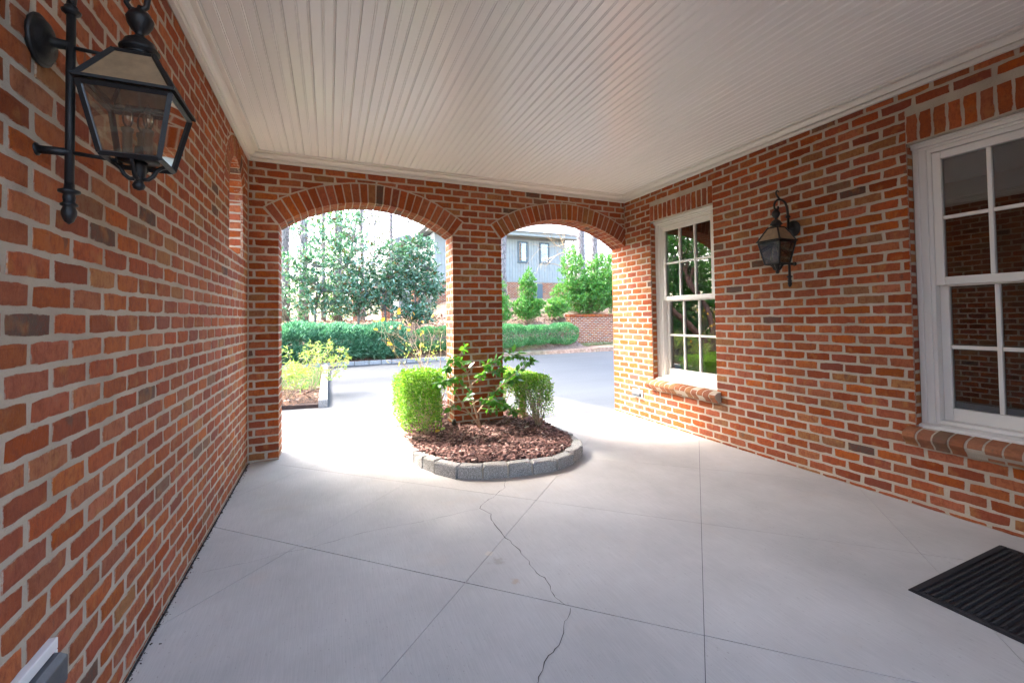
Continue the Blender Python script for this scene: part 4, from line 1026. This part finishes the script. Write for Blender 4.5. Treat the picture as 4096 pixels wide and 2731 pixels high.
cloud_obj('leaves', M['yellow'], sh, [cloud(P, D, U, rng.uniform(.05, .085, len(P)), .05, 'big', .3, .15)], None)
P = np.array([(random.uniform(.9, 1.4), 6.1+random.uniform(-.15, .15), random.uniform(.78, 1.02)) for _ in range(70)]); cloud_obj('young_leaves', M['nandina'], sh, [cloud(P, rdir(70, .1), rdir(70, .8), .045, .022, 'leaf', .3)], 'stuff')

# ------------------------------------------------------------------ lawn bed on the left of the drive
random.seed(5)
lb = thing('lawn_bed', 'strip of bright grass edged with pale granite blocks left of the drive', 'lawn', (-.9, 10, 0))
y = 7.62
while y < 13.3:
    l = random.uniform(.28, .5); sett((-.02, y+l/2), (0, 1), l-.012, .13, .125, M['granite'], lb); y += l
x = -.16
def bed_front(x): return 7.60+.13*(x+.2)**2 - .06*(x+.15)
poly = [(-.15, 13.3), (-.15, 7.62), (-.6, 7.75), (-1.4, 7.72), (-4, 7.8), (-4, 13.3)]
MB().prism(poly[::-1], lambda q: (q[0], q[1], -.03), lambda q: (q[0], q[1], .05)).obj('soil', M['soil'], lb)
n = 9000; P = np.c_[rng.uniform(-2.2, -.16, n), rng.uniform(9.3, 13.2, n), np.full(n, .05)]; D = rdir(n, 2.2, .6); cloud_obj('grass', M['grass'], lb, [cloud(P, D, rdir(n), rng.uniform(.05, .11, n), .006, 'needle')])
n = 4500; P = np.c_[rng.uniform(-2.0, -.15, n), rng.uniform(7.74, 9.4, n), rng.uniform(.045, .085, n)]; D = rng.normal(size=(n, 3)); D[:, 2] *= .2; U = np.tile([0, 0, 1.], (n, 1)); cloud_obj('pine_straw', M['straw'], lb, [cloud(P, D, U, rng.uniform(.08, .18, n), .005, 'needle')])
n = 260; P = np.c_[rng.uniform(-2.0, -.15, n), rng.uniform(7.8, 9.6, n), rng.uniform(.07, .11, n)]; cloud_obj('leaf_litter', M['litter'], lb, [cloud(P, rng.normal(size=(n, 3))*[1, 1, .3], rdir(n, 1.2), .07, .045, 'leaf', .4)])
def feathery(label, base, h, spread, n, lean, sd):
    random.seed(sd); t = thing('feathery_shrub', label, 'shrub', base, 'feathery yellow green shrubs in the lawn bed'); out = []; tips = []
    for i in range(9): branch_tree(Vector(base), Vector((random.gauss(lean, .45), random.gauss(-.1, .4), 1)).normalized(), h*.42, .006, 2, out, tips, spread, .12)
    emit(out, 4).obj('stems', M['stem_pale'], t)
    P = []; D = []
    for q, d in tips:
        for k in range(n):
            P.append(q+Vector((random.gauss(0, .03), random.gauss(0, .03), random.gauss(0, .03)))); D.append(d*.4+Vector((random.gauss(0, 1), random.gauss(0, 1), random.gauss(-.1, .6))))
    P = np.array([p[:] for p in P]); D = np.array([d[:] for d in D]); m_ = len(P)
    cloud_obj('foliage', M['nandina'], t, [cloud(P, D, rdir(m_, 1.), rng.uniform(.06, .12, m_), .022, 'leaf', .3, .2)])
feathery('tall arching feathery shrub leaning over the granite blocks', (-.30, 9.1, .05), .95, .8, 9, .25, 3)
feathery('low feathery shrub at the front of the lawn bed by the left pier', (-.62, 8.25, .05), .62, .9, 8, .0, 4)
feathery('feathery shrub partly hidden behind the left brick jamb', (-.85, 9.4, .05), .9, .8, 8, .1, 9)

# ------------------------------------------------------------------ kerb along the road side and the hedges
kb = thing('kerb', None, None, (3, 14.3, 0)); tag(kb, kind='structure')
x = -3.4
while x < 13.5:
    l = random.uniform(.26, .46); xm = x+l/2; d = Vector((1, (kerb_y(xm+.1)-kerb_y(xm-.1))/.2)).normalized(); sett((xm, kerb_y(xm)), d, l-.012, .13, .10, M['granite'], kb); x += l/ math.hypot(1, d.y/d.x)*1.0
n = 12000; xs_ = rng.uniform(-3, 11.6, n); P = np.c_[xs_, np.array([kerb_y(a) for a in xs_])+rng.uniform(.15, 1.5, n), rng.uniform(.08, .17, n)]; P[:, 2] += .12*np.clip(P[:, 1]-np.array([kerb_y(a) for a in xs_])-.3, 0, 1.2)
D = rng.normal(size=(n, 3)); D[:, 2] *= .25; tag(cloud_obj('pine_straw', M['straw'], None, [cloud(P, D, np.tile([0, 0, 1.], (n, 1)), rng.uniform(.12, .25, n), .011, 'needle')]), kind='stuff')
def hedge(name, label, path, hw, hz0, hz1, n, mat, kind, L, W, up, along, sd):
    random.seed(sd); c = path[len(path)//2]; t = thing(name, label, 'hedge', (c[0], c[1], gh(*c)))
    P = []; S = []; px = np.array(path); seg_ = np.r_[0, np.cumsum(np.linalg.norm(np.diff(px, axis=0), axis=1))]
    while len(P) < n:
        s__ = random.uniform(0, seg_[-1]); x = np.interp(s__, seg_, px[:, 0]); y = np.interp(s__, seg_, px[:, 1]); a = random.uniform(0, 2*math.pi)
        e = min(1, s__/.5+.25, (seg_[-1]-s__)/.5+.25)**.5; lump = 1+.10*math.sin(x*2.1+sd)+.07*math.sin(x*5.3)+.05*math.sin(x*11+a*3)
        r = lump*e*(1-.28*random.random()**2.2); cy_, cz_ = math.cos(a), math.sin(a); q = 2/3.
        yy = math.copysign(abs(cy_)**q, cy_)*hw*r; zz = (hz0+hz1)/2+math.copysign(abs(cz_)**q, cz_)*(hz1-hz0)/2*r
        if yy > hw*.5 and random.random() < .6: continue
        P.append((x+random.gauss(0, .04), y+yy, zz)); S.append((random.gauss(0, .2), cy_, cz_))
    P = np.array(P); S = np.array(S); D = S*(.8 if not along else .45)+rng.normal(size=(n, 3))*(.5 if not along else .38)+np.array([along, 0, up]); Ls = rng.uniform(L*.65, L*1.3, n)
    parts = [cloud(P, D, rdir(n, .8), Ls, Ls*W, kind, .3, .12)]
    if kind == 'leaf' and along:      # feathery sprays: two shorter side sprigs per spray
        for sg in (-1, 1): parts.append(cloud(P+D*(Ls[:, None]*.3)/np.linalg.norm(D, axis=1, keepdims=True), D+np.cross(D, rdir(n))*.8*sg, rdir(n, .8), Ls*.6, Ls*W*.6, kind, .3, .1))
    cloud_obj('foliage', mat, t, parts)
    b = MB()
    for i in range(int(seg_[-1]/.35)):
        s__ = i*.35+.2; x = np.interp(s__, seg_, px[:, 0]); y = np.interp(s__, seg_, px[:, 1])
        for k in range(3): b.tube([(x, y, gh(x, y)-.05), (x+random.gauss(0, .1), y+random.gauss(0, .1), hz0+.15), (x+random.gauss(0, .2), y+random.gauss(0, .25), hz1*.8)], [.014, .01, .005], 4)
    b.obj('stems', M['bark_grey'], t)
hedge('yew_hedge', 'dark blue green feathery yew hedge beyond the drive on the left', [(-4.2, 15.2), (-1, 15.15), (1.2, 15.2), (2.35, 15.3)], .85, .12, 1.10, 26000, M['yew'], 'leaf', .19, .20, .62, .5, 3)
hedge('azalea_hedge', 'light green rounded azalea hedge between the yew hedge and the garden wall', [(2.7, 15.45), (5, 15.35), (7.4, 15.6), (9.3, 16.0)], .55, .30, 1.03, 34000, M['azalea'], 'leaf', .06, .5, .2, 0, 8)
n = 2600; P = np.c_[rng.uniform(9.4, 13.5, n), rng.uniform(15.5, 16.45, n), rng.uniform(.1, .2, n)]; P = P[P[:, 1] > np.array([kerb_y(a) for a in P[:, 0]])+.15]; n = len(P)
M['pale_cover'] = mat_island('pale_ground_cover', [(0, (.16, .20, .09)), (1, (.34, .36, .2))], .7, .2)
tag(cloud_obj('ground_cover', M['pale_cover'], None, [cloud(P, rdir(n, .6), rdir(n, .6), .09, .02, 'leaf', .3)]), kind='stuff')
n = 5200; P = np.c_[rng.uniform(-2, 9.4, n), rng.uniform(15.6, 22, n), np.zeros(n)]; P[:, 2] = [gh(a, c)+.03 for a, c in P[:, :2]]; tag(cloud_obj('leaf_litter', M['litter'], None, [cloud(P, rng.normal(size=(n, 3))*[1, 1, .25], rdir(n, 1.3), rng.uniform(.08, .15, n), .07, 'leaf', .4)]), kind='stuff')

# ------------------------------------------------------------------ retaining wall
tw = thing('garden_wall', 'low brick retaining wall with a rowlock cap behind the azalea hedge', 'wall', (9.35, 16.5, 0))
X0, X1, WY, WT = 9.35, 14.2, 16.5, 1.44
MB().box((X0, WY, -.05), (X1, WY+.30, WT-.11)).obj('mortar', M['mortar'], tw)
FW = Face((0, WY, 0), (1, 0, 0)); it_ = courses(FW, X0, X1, .0, WT-.11, shift=X0, ends=(True, False), zoff=-.02)
FE = Face((X0, WY+.30, 0), (0, -1, 0)); it_ += courses(FE, 0.002, .298, .0, WT-.11, shift=0, zoff=-.02)
x = X0-.03
while x < X1:
    it_.append((FW, None, None, [], None)); it_.pop()
    o = MB().box((x+.005, WY-.045, WT-.108), (x+.067, WY+.33, WT)).obj('cap_brick', M['brick_pale'], tw, False, None, (x, WY, WT)); x += .072
build_bricks(it_, tw, 285, True)

# ------------------------------------------------------------------ house across the drive
hs = thing('house', 'grey board sided house with brick base and two narrow windows', 'house', (10, 26, 2.5))
HX0, HX1, HY, HZ0, HZ1 = 5.7, 14.5, 26.0, 3.62, 6.32
MB().box((HX0, HY+.02, 2.0), (HX1, HY+8, HZ1+.2)).obj('wall', M['siding'], hs)
wins = [(11.02, 11.72), (12.58, 13.28)]; wz0, wz1 = 4.88, 6.22
x = HX0; k = 0
while x < HX1-.05:
    wd = .19
    ov = [w_ for w_ in wins if x < w_[1] and x+wd > w_[0]]
    zs_ = [(HZ0, HZ1)] if not ov else [(HZ0, wz0), (wz1, HZ1)]
    for a, c in zs_: MB().box((x+.006, HY-.012, a), (min(x+wd, HX1)-.006, HY+.019, c)).obj('siding_board', M['siding'], hs)
    x += wd
b = MB().box((HX0, HY-.02, HZ1+.002), (HX1+.0, HY+.018, HZ1+.15)); b.obj('frieze_board', M['house_trim'], hs)
b = MB().box((HX0-.5, HY-.70, HZ1+.155), (HX1+.75, HY-.62, HZ1+.38)); b.box((HX0-.5, HY-.618, HZ1+.155), (HX1+.75, HY+.1, HZ1+.185)); b.obj('fascia', M['siding'], hs)
b = MB().prism([(HY-.80, HZ1+.375), (HY-.80, HZ1+.42), (HY+4.2, HZ1+2.75), (HY+9.2, HZ1+.46), (HY+9.2, HZ1+.40)], lambda q: (HX0-.6, q[0], q[1]), lambda q: (HX1+.85, q[0], q[1])); o = b.obj('roof', M['shingle'], hs); fix_normals(o.data)
MB().box((HX0+.01, HY-.005, 1.8), (HX1-.01, HY+.018, HZ0-.03)).obj('base_mortar', M['mortar'], hs)
FH = Face((0, HY-.006, 0), (1, 0, 0)); hb = courses(FH, HX0, HX1, 2.2, HZ0-.03, shift=0, zoff=0, holes=[(12.05, 12.75, 2.2, 3.52)])
J = MB()
for f, poly, *_ in hb: vs, fs, es = brick_rings(poly, random.random(), False); J.add([f.w(s_, n_, z_) for s_, n_, z_ in vs], fs, es)
J.obj('brick_base', M['brick_far'], hs, False, 'stuff', None, True)
MB().box((12.05, HY-.03, 2.2), (12.75, HY-.006, 3.52)).obj('vent_door', M['house_frame'], hs)
for i, (a, c) in enumerate(wins):
    b = MB(); b.box((a, HY-.05, wz0), (a+.09, HY+.01, wz1)); b.box((c-.09, HY-.05, wz0), (c, HY+.01, wz1)); b.box((a+.0905, HY-.05, wz0), (c-.0905, HY+.01, wz0+.09)); b.box((a+.0905, HY-.05, wz1-.09), (c-.0905, HY+.01, wz1)); b.box((a-.05, HY-.08, wz0-.05), (c+.05, HY+.0, wz0-.001))
    f = b.obj('window', M['house_frame'], hs)
    MB().box((a+.07, HY-.012, wz0+.07), (c-.07, HY-.008, wz1-.07)).obj('pane', M['glass'], f)
    MB().box((a+.07, HY-.004, wz0+.07), (c-.07, HY+.0, wz1-.07)).obj('blind' if i == 0 else 'dark_room', M['shade'] if i == 0 else M['dark'], f)
# lower wing with a dormer end, porch and railing behind the magnolias
wg = thing('house_wing', 'low grey porch wing with brick piers and railing behind the magnolias', 'house', (3.4, 25, 1.5))
MB().box((2.2, 25.6, 3.35), (4.55, 25.75, 3.55)).obj('beam', M['house_frame'], wg)
MB().box((1.2, 24.6, 3.0), (4.5, 24.8, 3.22)).obj('porch_beam', M['stem'], wg)
MB().box((3.75, 27, 2.0), (4.55, 31, 5.7)).obj('wall', M['siding'], wg)
o = MB().prism([(3.45, 5.7), (4.5, 5.7), (4.5, 5.95), (4.2, 6.2), (3.45, 5.95)], lambda q: (q[0], 25.9, q[1]), lambda q: (q[0], 31, q[1])).obj('roof', M['house_trim'], wg); fix_normals(o.data)
for x in (1.35, 2.75, 4.35):
    bm_ = MB().box((x-.22, 24.5, 1.0), (x+.22, 24.94, 3.0)).obj('brick_pier', M['mortar'], wg)
    ff = Face((0, 24.494, 0), (1, 0, 0)); J = MB()
    for f, poly, *_ in courses(ff, x-.22, x+.22, 1.0, 3.0, shift=x-.22, ends=(True, True)): vs, fs, es = brick_rings(poly, random.random(), False); J.add([f.w(s_, n_, z_) for s_, n_, z_ in vs], fs, es)
    ff = Face((x-.22, 24.94, 0), (0, -1, 0))
    for f, poly, *_ in courses(ff, 0, .44, 1.0, 3.0, shift=0): vs, fs, es = brick_rings(poly, random.random(), False); J.add([f.w(s_, n_, z_) for s_, n_, z_ in vs], fs, es)
    J.obj('brick_face', M['brick_far'], bm_, False, 'stuff', None, True)
rl = MB().box((1.5, 25.0, 4.35), (4.5, 25.06, 4.42)).obj('railing', M['siding'], wg)
for i in range(22): MB().box((1.52+i*.138, 25.01, 3.56), (1.56+i*.138, 25.05, 4.349)).obj('baluster', M['siding'], rl)

# ------------------------------------------------------------------ trees
def leafy(name, label, base, trunk_pts, crown, nl, mat, L, W, kind, group=None, cat='tree', bark='bark_grey', sd=1, clus=12, tr=.05, droop=.1, up=.1):
    """crown: list of (x, y, z, rx, ry, rz) lobes filled with leaf rosettes on twig ends, joined to the trunk by limbs"""
    random.seed(sd); rg = np.random.default_rng(sd); t = thing(name, label, cat, base, group); b = MB()
    for P in trunk_pts: k = len(P); b.tube(P, [tr*(1-.75*i/(k-1)) for i in range(k)], 7)
    spine = [Vector(p) for P in trunk_pts for p in P]
    vol = [c[3]*c[4]*c[5] for c in crown]; cl = []
    nc = nl//clus
    for i in range(nc):
        c = random.choices(crown, vol)[0]; q = rg.normal(size=3); q /= np.linalg.norm(q); q *= random.random()**.38
        cl.append(Vector((c[0]+q[0]*c[3], c[1]+q[1]*c[4], c[2]+q[2]*c[5])))
    P = []; D = []
    for ci in cl:
        s0 = min(spine, key=lambda s_: (s_-ci).length+max(0, s_.z-ci.z+.1)*2); ax = (ci-s0); 
        if ax.length < .02: ax = Vector((0, 0, 1))
        ax.normalize()
        if random.random() < .4: mid = s0.lerp(ci, .5)+Vector((0, 0, -.06)); b.tube([s0, mid, ci], [tr*.22, tr*.14, tr*.07], 4, False)
        for k in range(clus):
            a = Vector((random.gauss(0, 1), random.gauss(0, 1), random.gauss(up, .8))); D.append((ax*.5+a.normalized())[:]); P.append((ci-ax*random.uniform(0, L*.7)+Vector((random.gauss(0, L*.12), random.gauss(0, L*.12), random.gauss(0, L*.12))))[:])
    b.obj('trunk', M[bark], t, True); P = np.array(P); D = np.array(D); n = len(P); Ls = rg.uniform(L*.7, L*1.2, n)
    cloud_obj('crown', mat, t, [cloud(P, D, rdir(n, 1.1), Ls, Ls*W, kind, .25, droop)])
    return t
mg = lambda *a, **k: leafy('magnolia_tree', *a, mat=M['magnolia'], L=.17, W=.42, kind='big', group='young magnolias beyond the hedge', clus=8, up=.35, **k)
def gz(x, y): return gh(x, y)-.05
mg('slim magnolia nearest the left arch jamb with open airy crown', (-.45, 17.2, gz(-.45, 17.2)), [[(-.45, 17.2, .7), (-.42, 17.2, 1.6), (-.35, 17.2, 2.6), (-.4, 17.2, 3.8)], [(-.42, 17.2, 1.9), (-.2, 17.1, 2.4), (-.15, 17.1, 3.2)]], [(-.9, 17.2, 2.1, .9, .8, .8), (-.2, 17.2, 3.3, 1.0, .8, 1.1), (-1.1, 17.2, 3.2, .7, .6, .8), (.3, 17.1, 2.2, .9, .8, .8), (-.5, 17.2, 4.6, .9, .6, .7)], nl=3000, sd=31)
mg('magnolia in the middle of the left arch with several thin stems', (1.0, 17.6, gz(1, 17.6)), [[(1.0, 17.6, .8), (1.02, 17.6, 1.9), (.95, 17.6, 3.0), (.9, 17.6, 4.4)], [(.98, 17.6, 1.5), (.6, 17.5, 2.2), (.5, 17.5, 3.2)]], [(.7, 17.5, 2.3, 1.0, .8, .9), (.8, 17.6, 3.6, .9, .8, 1.3), (1.5, 17.6, 2.7, .9, .7, .9), (1.2, 17.5, 1.9, .8, .6, .5), (.6, 17.5, 4.9, .7, .6, .7)], nl=2900, sd=32)
mg('magnolia with a bare lower trunk left of the pier', (1.92, 17.3, gz(1.92, 17.3)), [[(1.92, 17.3, .8), (1.93, 17.3, 2.0), (2.02, 17.3, 2.9), (2.1, 17.3, 3.6)], [(1.93, 17.3, 1.7), (1.7, 17.2, 2.2)]], [(1.9, 17.3, 2.5, .9, .8, .7), (2.3, 17.3, 3.5, .8, .7, 1.0), (1.6, 17.2, 2.1, .6, .5, .4)], nl=1900, sd=33)
mg('broad dense magnolia hiding the porch wing', (3.02, 17.5, gz(3.02, 17.5)), [[(3.02, 17.5, .9), (3.05, 17.5, 1.8), (3.12, 17.5, 2.8), (3.2, 17.5, 4.2)], [(3.05, 17.5, 1.7), (3.4, 17.4, 2.4), (3.6, 17.4, 3.3)]], [(3.1, 17.5, 3.7, .95, .8, 1.0), (3.5, 17.4, 2.7, .8, .7, .6), (2.6, 17.4, 2.6, .7, .6, .6), (3.2, 17.3, 1.8, .7, .6, .35), (3.9, 17.4, 2.3, .4, .4, .35)], nl=4200, sd=34)
mg('low magnolia sapling in front of the porch piers', (2.5, 16.9, gz(2.5, 16.9)), [[(2.5, 16.9, .8), (2.52, 16.9, 1.4), (2.5, 16.9, 1.8)]], [(2.6, 16.9, 1.55, .6, .5, .35), (3.3, 16.9, 1.4, .5, .4, .3)], nl=800, sd=35, tr=.025)
lr = lambda *a, **k: leafy('laurel_shrub', *a, mat=M['laurel'], L=.16, W=.30, kind='leaf', cat='shrub', group='laurels on the bank', clus=14, bark='stem', up=.6, **k)
lr('tall broad laurel above the garden wall', (11.2, 18.2, 1.35), [[(11.2+dx*.3, 18.2, 1.3), (11.2+dx, 18.1, 2.6), (11.2+dx*1.3, 18.1, 3.6)] for dx in (-.8, -.3, .3, .9, 1.5)], [(10.8, 18.1, 2.3, 1.5, 1.0, .9), (10.5, 18.1, 3.4, .75, .7, 1.3), (12.3, 18.1, 3.1, 1.2, .9, 1.4), (11.5, 18.0, 2.4, 1.3, .9, .9), (13.2, 18.2, 2.6, 1.0, .9, 1.2)], nl=26000, sd=41, tr=.03)
lr('pointed young laurel on the leafy bank right of the pier', (7.75, 17.2, gz(7.75, 17.2)), [[(7.75, 17.2, 1.0), (7.75+dx, 17.2, 1.9), (7.78+dx*1.2, 17.2, 2.7)] for dx in (-.4, -.15, .1, .35)], [(7.75, 17.1, 1.75, .75, .6, .5), (7.75, 17.2, 2.7, .38, .35, .75)], nl=4200, sd=42, tr=.02)
lr('laurel half hidden behind the right edge of the pier', (6.5, 17.0, gz(6.5, 17)), [[(6.5, 17.0, .9), (6.5+dx, 17.0, 1.9), (6.4+dx, 17.0, 2.6)] for dx in (-.3, .0, .3)], [(6.4, 17.0, 1.7, .65, .6, .55), (6.25, 17.0, 2.6, .35, .3, .8), (5.6, 17.0, 1.6, .5, .5, .4)], nl=3800, sd=43, tr=.02)
lr('low laurel on the bank just left of the garden wall', (9.2, 17.6, gz(9.2, 17.6)), [[(9.2, 17.6, 1.2), (9.2+dx, 17.5, 1.7)] for dx in (-.2, .1)], [(9.3, 17.5, 1.75, .6, .5, .45)], nl=2000, sd=44, tr=.015)

def pine(label, x, y, r, h, sd, lean=0., ivy=0, dead=True):
    random.seed(sd); z0 = gz(x, y); t = thing('pine_tree', label, 'tree', (x, y, z0), 'tall pines of the wood behind'); b = MB()
    P = [(x+lean*i/10*h*.1+random.gauss(0, .02), y+random.gauss(0, .02), z0+h*i/10) for i in range(11)]
    b.tube(P, [r*1.25]+[r*(1-.055*i) for i in range(1, 11)], 12)
    if dead:
        for k in range(7):
            zz = random.uniform(2.5, h*.6); a = random.uniform(0, 6.28); p = Vector((x+lean*zz/10, y, z0+zz)); q = p+Vector((math.cos(a), math.sin(a), random.uniform(-.1, .3)))*random.uniform(.6, 1.8); b.tube([p, p.lerp(q, .5)+Vector((0, 0, .06)), q], [.03, .018, .006], 4, False)
    tips = []
    for k in range(26):
        zz = h*random.uniform(.62, 1.0); a = random.uniform(0, 6.28); p = Vector((x+lean*zz/10, y, z0+zz)); q = p+Vector((math.cos(a), math.sin(a), random.uniform(0, .4)))*random.uniform(.8, 2.6)*(1.25-zz/h*.6); b.tube([p, q], [.05, .015], 4, False); tips.append(q)
    b.obj('trunk', M['bark_pine'], t, True)
    P = []; D = []
    for q in tips:
        for k in range(60): d = Vector((random.gauss(0, 1), random.gauss(0, 1), random.gauss(.3, .8))).normalized(); P.append((q+Vector((random.gauss(0, .3), random.gauss(0, .3), random.gauss(0, .18))))[:]); D.append(d[:])
    P, D = np.array(P), np.array(D); cloud_obj('crown', M['yew'], t, [cloud(P, D, rdir(len(P)), .36, .22, 'needle')])
    if ivy:
        n = ivy; a = rng.uniform(0, 6.28, n); zz = rng.beta(1.2, 1.6, n)*6.5; P = np.c_[x+lean*zz/10+np.cos(a)*(r+.05+rng.gamma(1.5, .04, n)), y+np.sin(a)*(r+.05), z0+zz]; D = np.c_[np.cos(a), np.sin(a), -rng.uniform(.2, 1, n)]
        cloud_obj('ivy', M['ivy'], t, [cloud(P, D+rng.normal(size=(n, 3))*.4, rdir(n, .5), .095, .07, 'leaf', .3)])
pine('grey pine trunk cut by the left jamb of the arch', -1.62, 20.5, .17, 17, 51)
pine('thick straight pine trunk second from the left jamb', -.93, 20, .165, 19, 52)
pine('ivy covered pine trunk in the middle of the left arch', .36, 20.2, .17, 19, 53, 0, 1500)
pine('slender pine trunk right of the ivy covered one', 1.52, 23.5, .10, 16, 54)
pine('thin pine with ivy in the left arch far back', -.28, 25, .10, 15, 55, .1, 700)
pine('pine trunk rising close behind the right edge of the pier', 8.15, 21.2, .20, 19, 56)
pine('pine trunk behind the tall laurel on its left', 13.0, 21.5, .24, 20, 57)
pine('pine trunk behind the tall laurel on its right', 14.2, 22.0, .25, 20, 58)
pine('distant pine left of the house dormer', 3.35, 27, .11, 16, 59, 0, 400)
random.seed(77)
DEC = [(-3.2, 30), (-1.6, 33), (.6, 31), (2.1, 29.5), (2.9, 36), (5.2, 38), (-5.5, 36), (-.4, 40), (1.6, 44), (18, 33), (15.5, 36), (-8, 30), (22, 30), (4.2, 46)]
LB = ['bare tree far left behind the pines', 'bare tree behind the thick pine trunk', 'bare tree in the gap beside the ivy trunk', 'bare tree in the bright gap of the left arch', 'tall bare tree far behind the bright gap', 'bare tree far behind the house dormer']
LB += ['bare tree seen through the far end of the left arch', 'crooked bare tree far back beyond the drive', 'pale bare tree behind the house wing', 'bare tree far right of the house', 'bare tree behind the house roof', 'bare tree beyond the left garden', 'bare tree at the far right edge of the wood', 'bare tree on the far rise behind the wing']
for i, (x, y) in enumerate(DEC):
    h = random.uniform(7, 10); t = thing('bare_tree', LB[i] if i < len(LB) else 'leafless tree in the far wood', 'tree', (x, y, gz(x, y)), 'leafless trees of the far wood'); out = []; tips = []
    branch_tree(Vector((x, y, gz(x, y))), Vector((random.gauss(0, .05), 0, 1)), h*.42, random.uniform(.07, .12), 5, out, tips, .55, .22, 4, .66); emit(out, 4).obj('trunk', M['bark_grey'], t, True)
# the hazy far wood: a mass nobody could count
M['far'] = mat_island('far_wood', [(0, (.11, .085, .075)), (.35, (.19, .155, .145)), (.6, (.11, .15, .085)), (.8, (.20, .20, .205)), (1, (.17, .23, .11))], .9, .2)
n = 46000; xs_ = rng.uniform(-14, 34, n); ys_ = rng.uniform(31, 60, n); zz = rng.gamma(1.6, 3.4, n); P = np.c_[xs_, ys_, np.array([gh(a, c) for a, c in zip(xs_, ys_)])+zz]; P = P[zz < 18]; n = len(P)
n1 = n//2; parts = [cloud(P[:n1], rdir(n1), rdir(n1), rng.uniform(.2, .5, n1), .14, 'leaf', .2), cloud(P[n1:], rdir(n-n1, 1.2), rdir(n-n1), rng.uniform(.6, 1.6, n-n1), .035, 'needle')]
tag(cloud_obj('far_wood', M['far'], None, parts), kind='stuff')
# pale branches reaching across the house front
br = thing('bare_tree', 'low tree with pale bare branches reaching across the house front', 'tree', (12.6, 22.6, 1.8)); out = []; tips = []; random.seed(8)
out.append(([Vector((13.4, 22.6, 1.8)), Vector((13.3, 22.6, 3.6)), Vector((13.2, 22.5, 5.6))], .09, .05))
for z, dz, ln in ((4.1, .1, 1.3), (4.9, .25, 1.4), (5.6, .15, 1.5), (5.3, -.1, 1.2)): branch_tree(Vector((13.25, 22.6, z)), Vector((-1, -.1, dz)).normalized(), ln, .03, 3, out, tips, .5, .05, 4, .6)
emit(out, 5).obj('trunk', M['stem_pale'], br, True)
# evergreen screen and myrtles left of the drive (seen in the window)
random.seed(90)
for i, (x, y, rx, h) in enumerate([(-5.2, 13.5, 1.9, 5.5), (-7.4, 11.0, 2.0, 6.0), (-8.6, 14.2, 2.2, 6.5), (-6.2, 17.2, 2.2, 6.2), (-3.9, 17.6, 1.5, 4.6), (-9.2, 8.2, 2.0, 5.5)]):
    leafy('evergreen_shrub', ['dark evergreen seen in the far window panes', 'tall evergreen left of the drive outside the view', 'evergreen at the back of the left garden', 'evergreen behind the yew hedge end', 'small evergreen behind the yew hedge end', 'evergreen beside the left wall outside the view'][i], (x, y, gz(x, y)), [[(x, y, gz(x, y)), (x+.1, y, h*.5), (x, y, h*.85)]], [(x, y, h*.3, rx, rx, h*.32), (x, y, h*.65, rx*.8, rx*.8, h*.33), (x, y, h*.9, rx*.5, rx*.5, h*.2)], 13000, M['laurel'] if i != 3 else M['magnolia'], .2, .3, 'leaf', 'evergreens of the left garden', 'tree', 'bark_grey', 60+i, 14, .09)
for lab, x, y, lobes, q in (('unseen tree added left of the drive to shade it', -11, 8.5, [(-10.5, 8, 11, 3.4, 4, 2), (-12, 12, 12, 4, 4, 2.4), (-9.5, 4.5, 11.8, 3.4, 3.6, 1.9)], 81), ('unseen tree added right of the drive to shade it', 10.8, 9.0, [(7.5, 10.5, 11.5, 4.6, 4, 2), (3, 14, 12.6, 4.2, 3.8, 2), (11.5, 9, 12.5, 4, 4, 2.4), (-1, 17, 13.5, 3.6, 3.4, 2)], 82)):
    leafy('added_shade_tree', lab, (x, y, 0), [[(x, y, -.1), (x+.1, y, 4), (x, y, 8), (lobes[0][0], lobes[0][1], 11)], [(x, y, 7), (lobes[2][0], lobes[2][1], lobes[2][2])], [(x, y, 7), (lobes[1][0], lobes[1][1], lobes[1][2])]], lobes, 8000, M['laurel'], .34, .5, 'leaf', 'unseen trees added to shade the drive', 'tree', 'bark_grey', q, 10, .26)  # trees out of view, put in to cut the light outside
mt_ = thing('crape_myrtle', 'smooth cinnamon barked multi stemmed tree reflected in the far window', 'tree', (-4.4, 11.3, .03)); out = []; tips = []
for d in ((-.25, .1, 1), (.46, -.05, 1), (.04, .1, 1)): branch_tree(Vector((-4.3, 11.3, .03)), Vector(d).normalized(), 2.6, .12, 3, out, tips, .35, .2, 4, .72)
emit(out, 8).obj('trunk', M['cinnamon'], mt_, True)
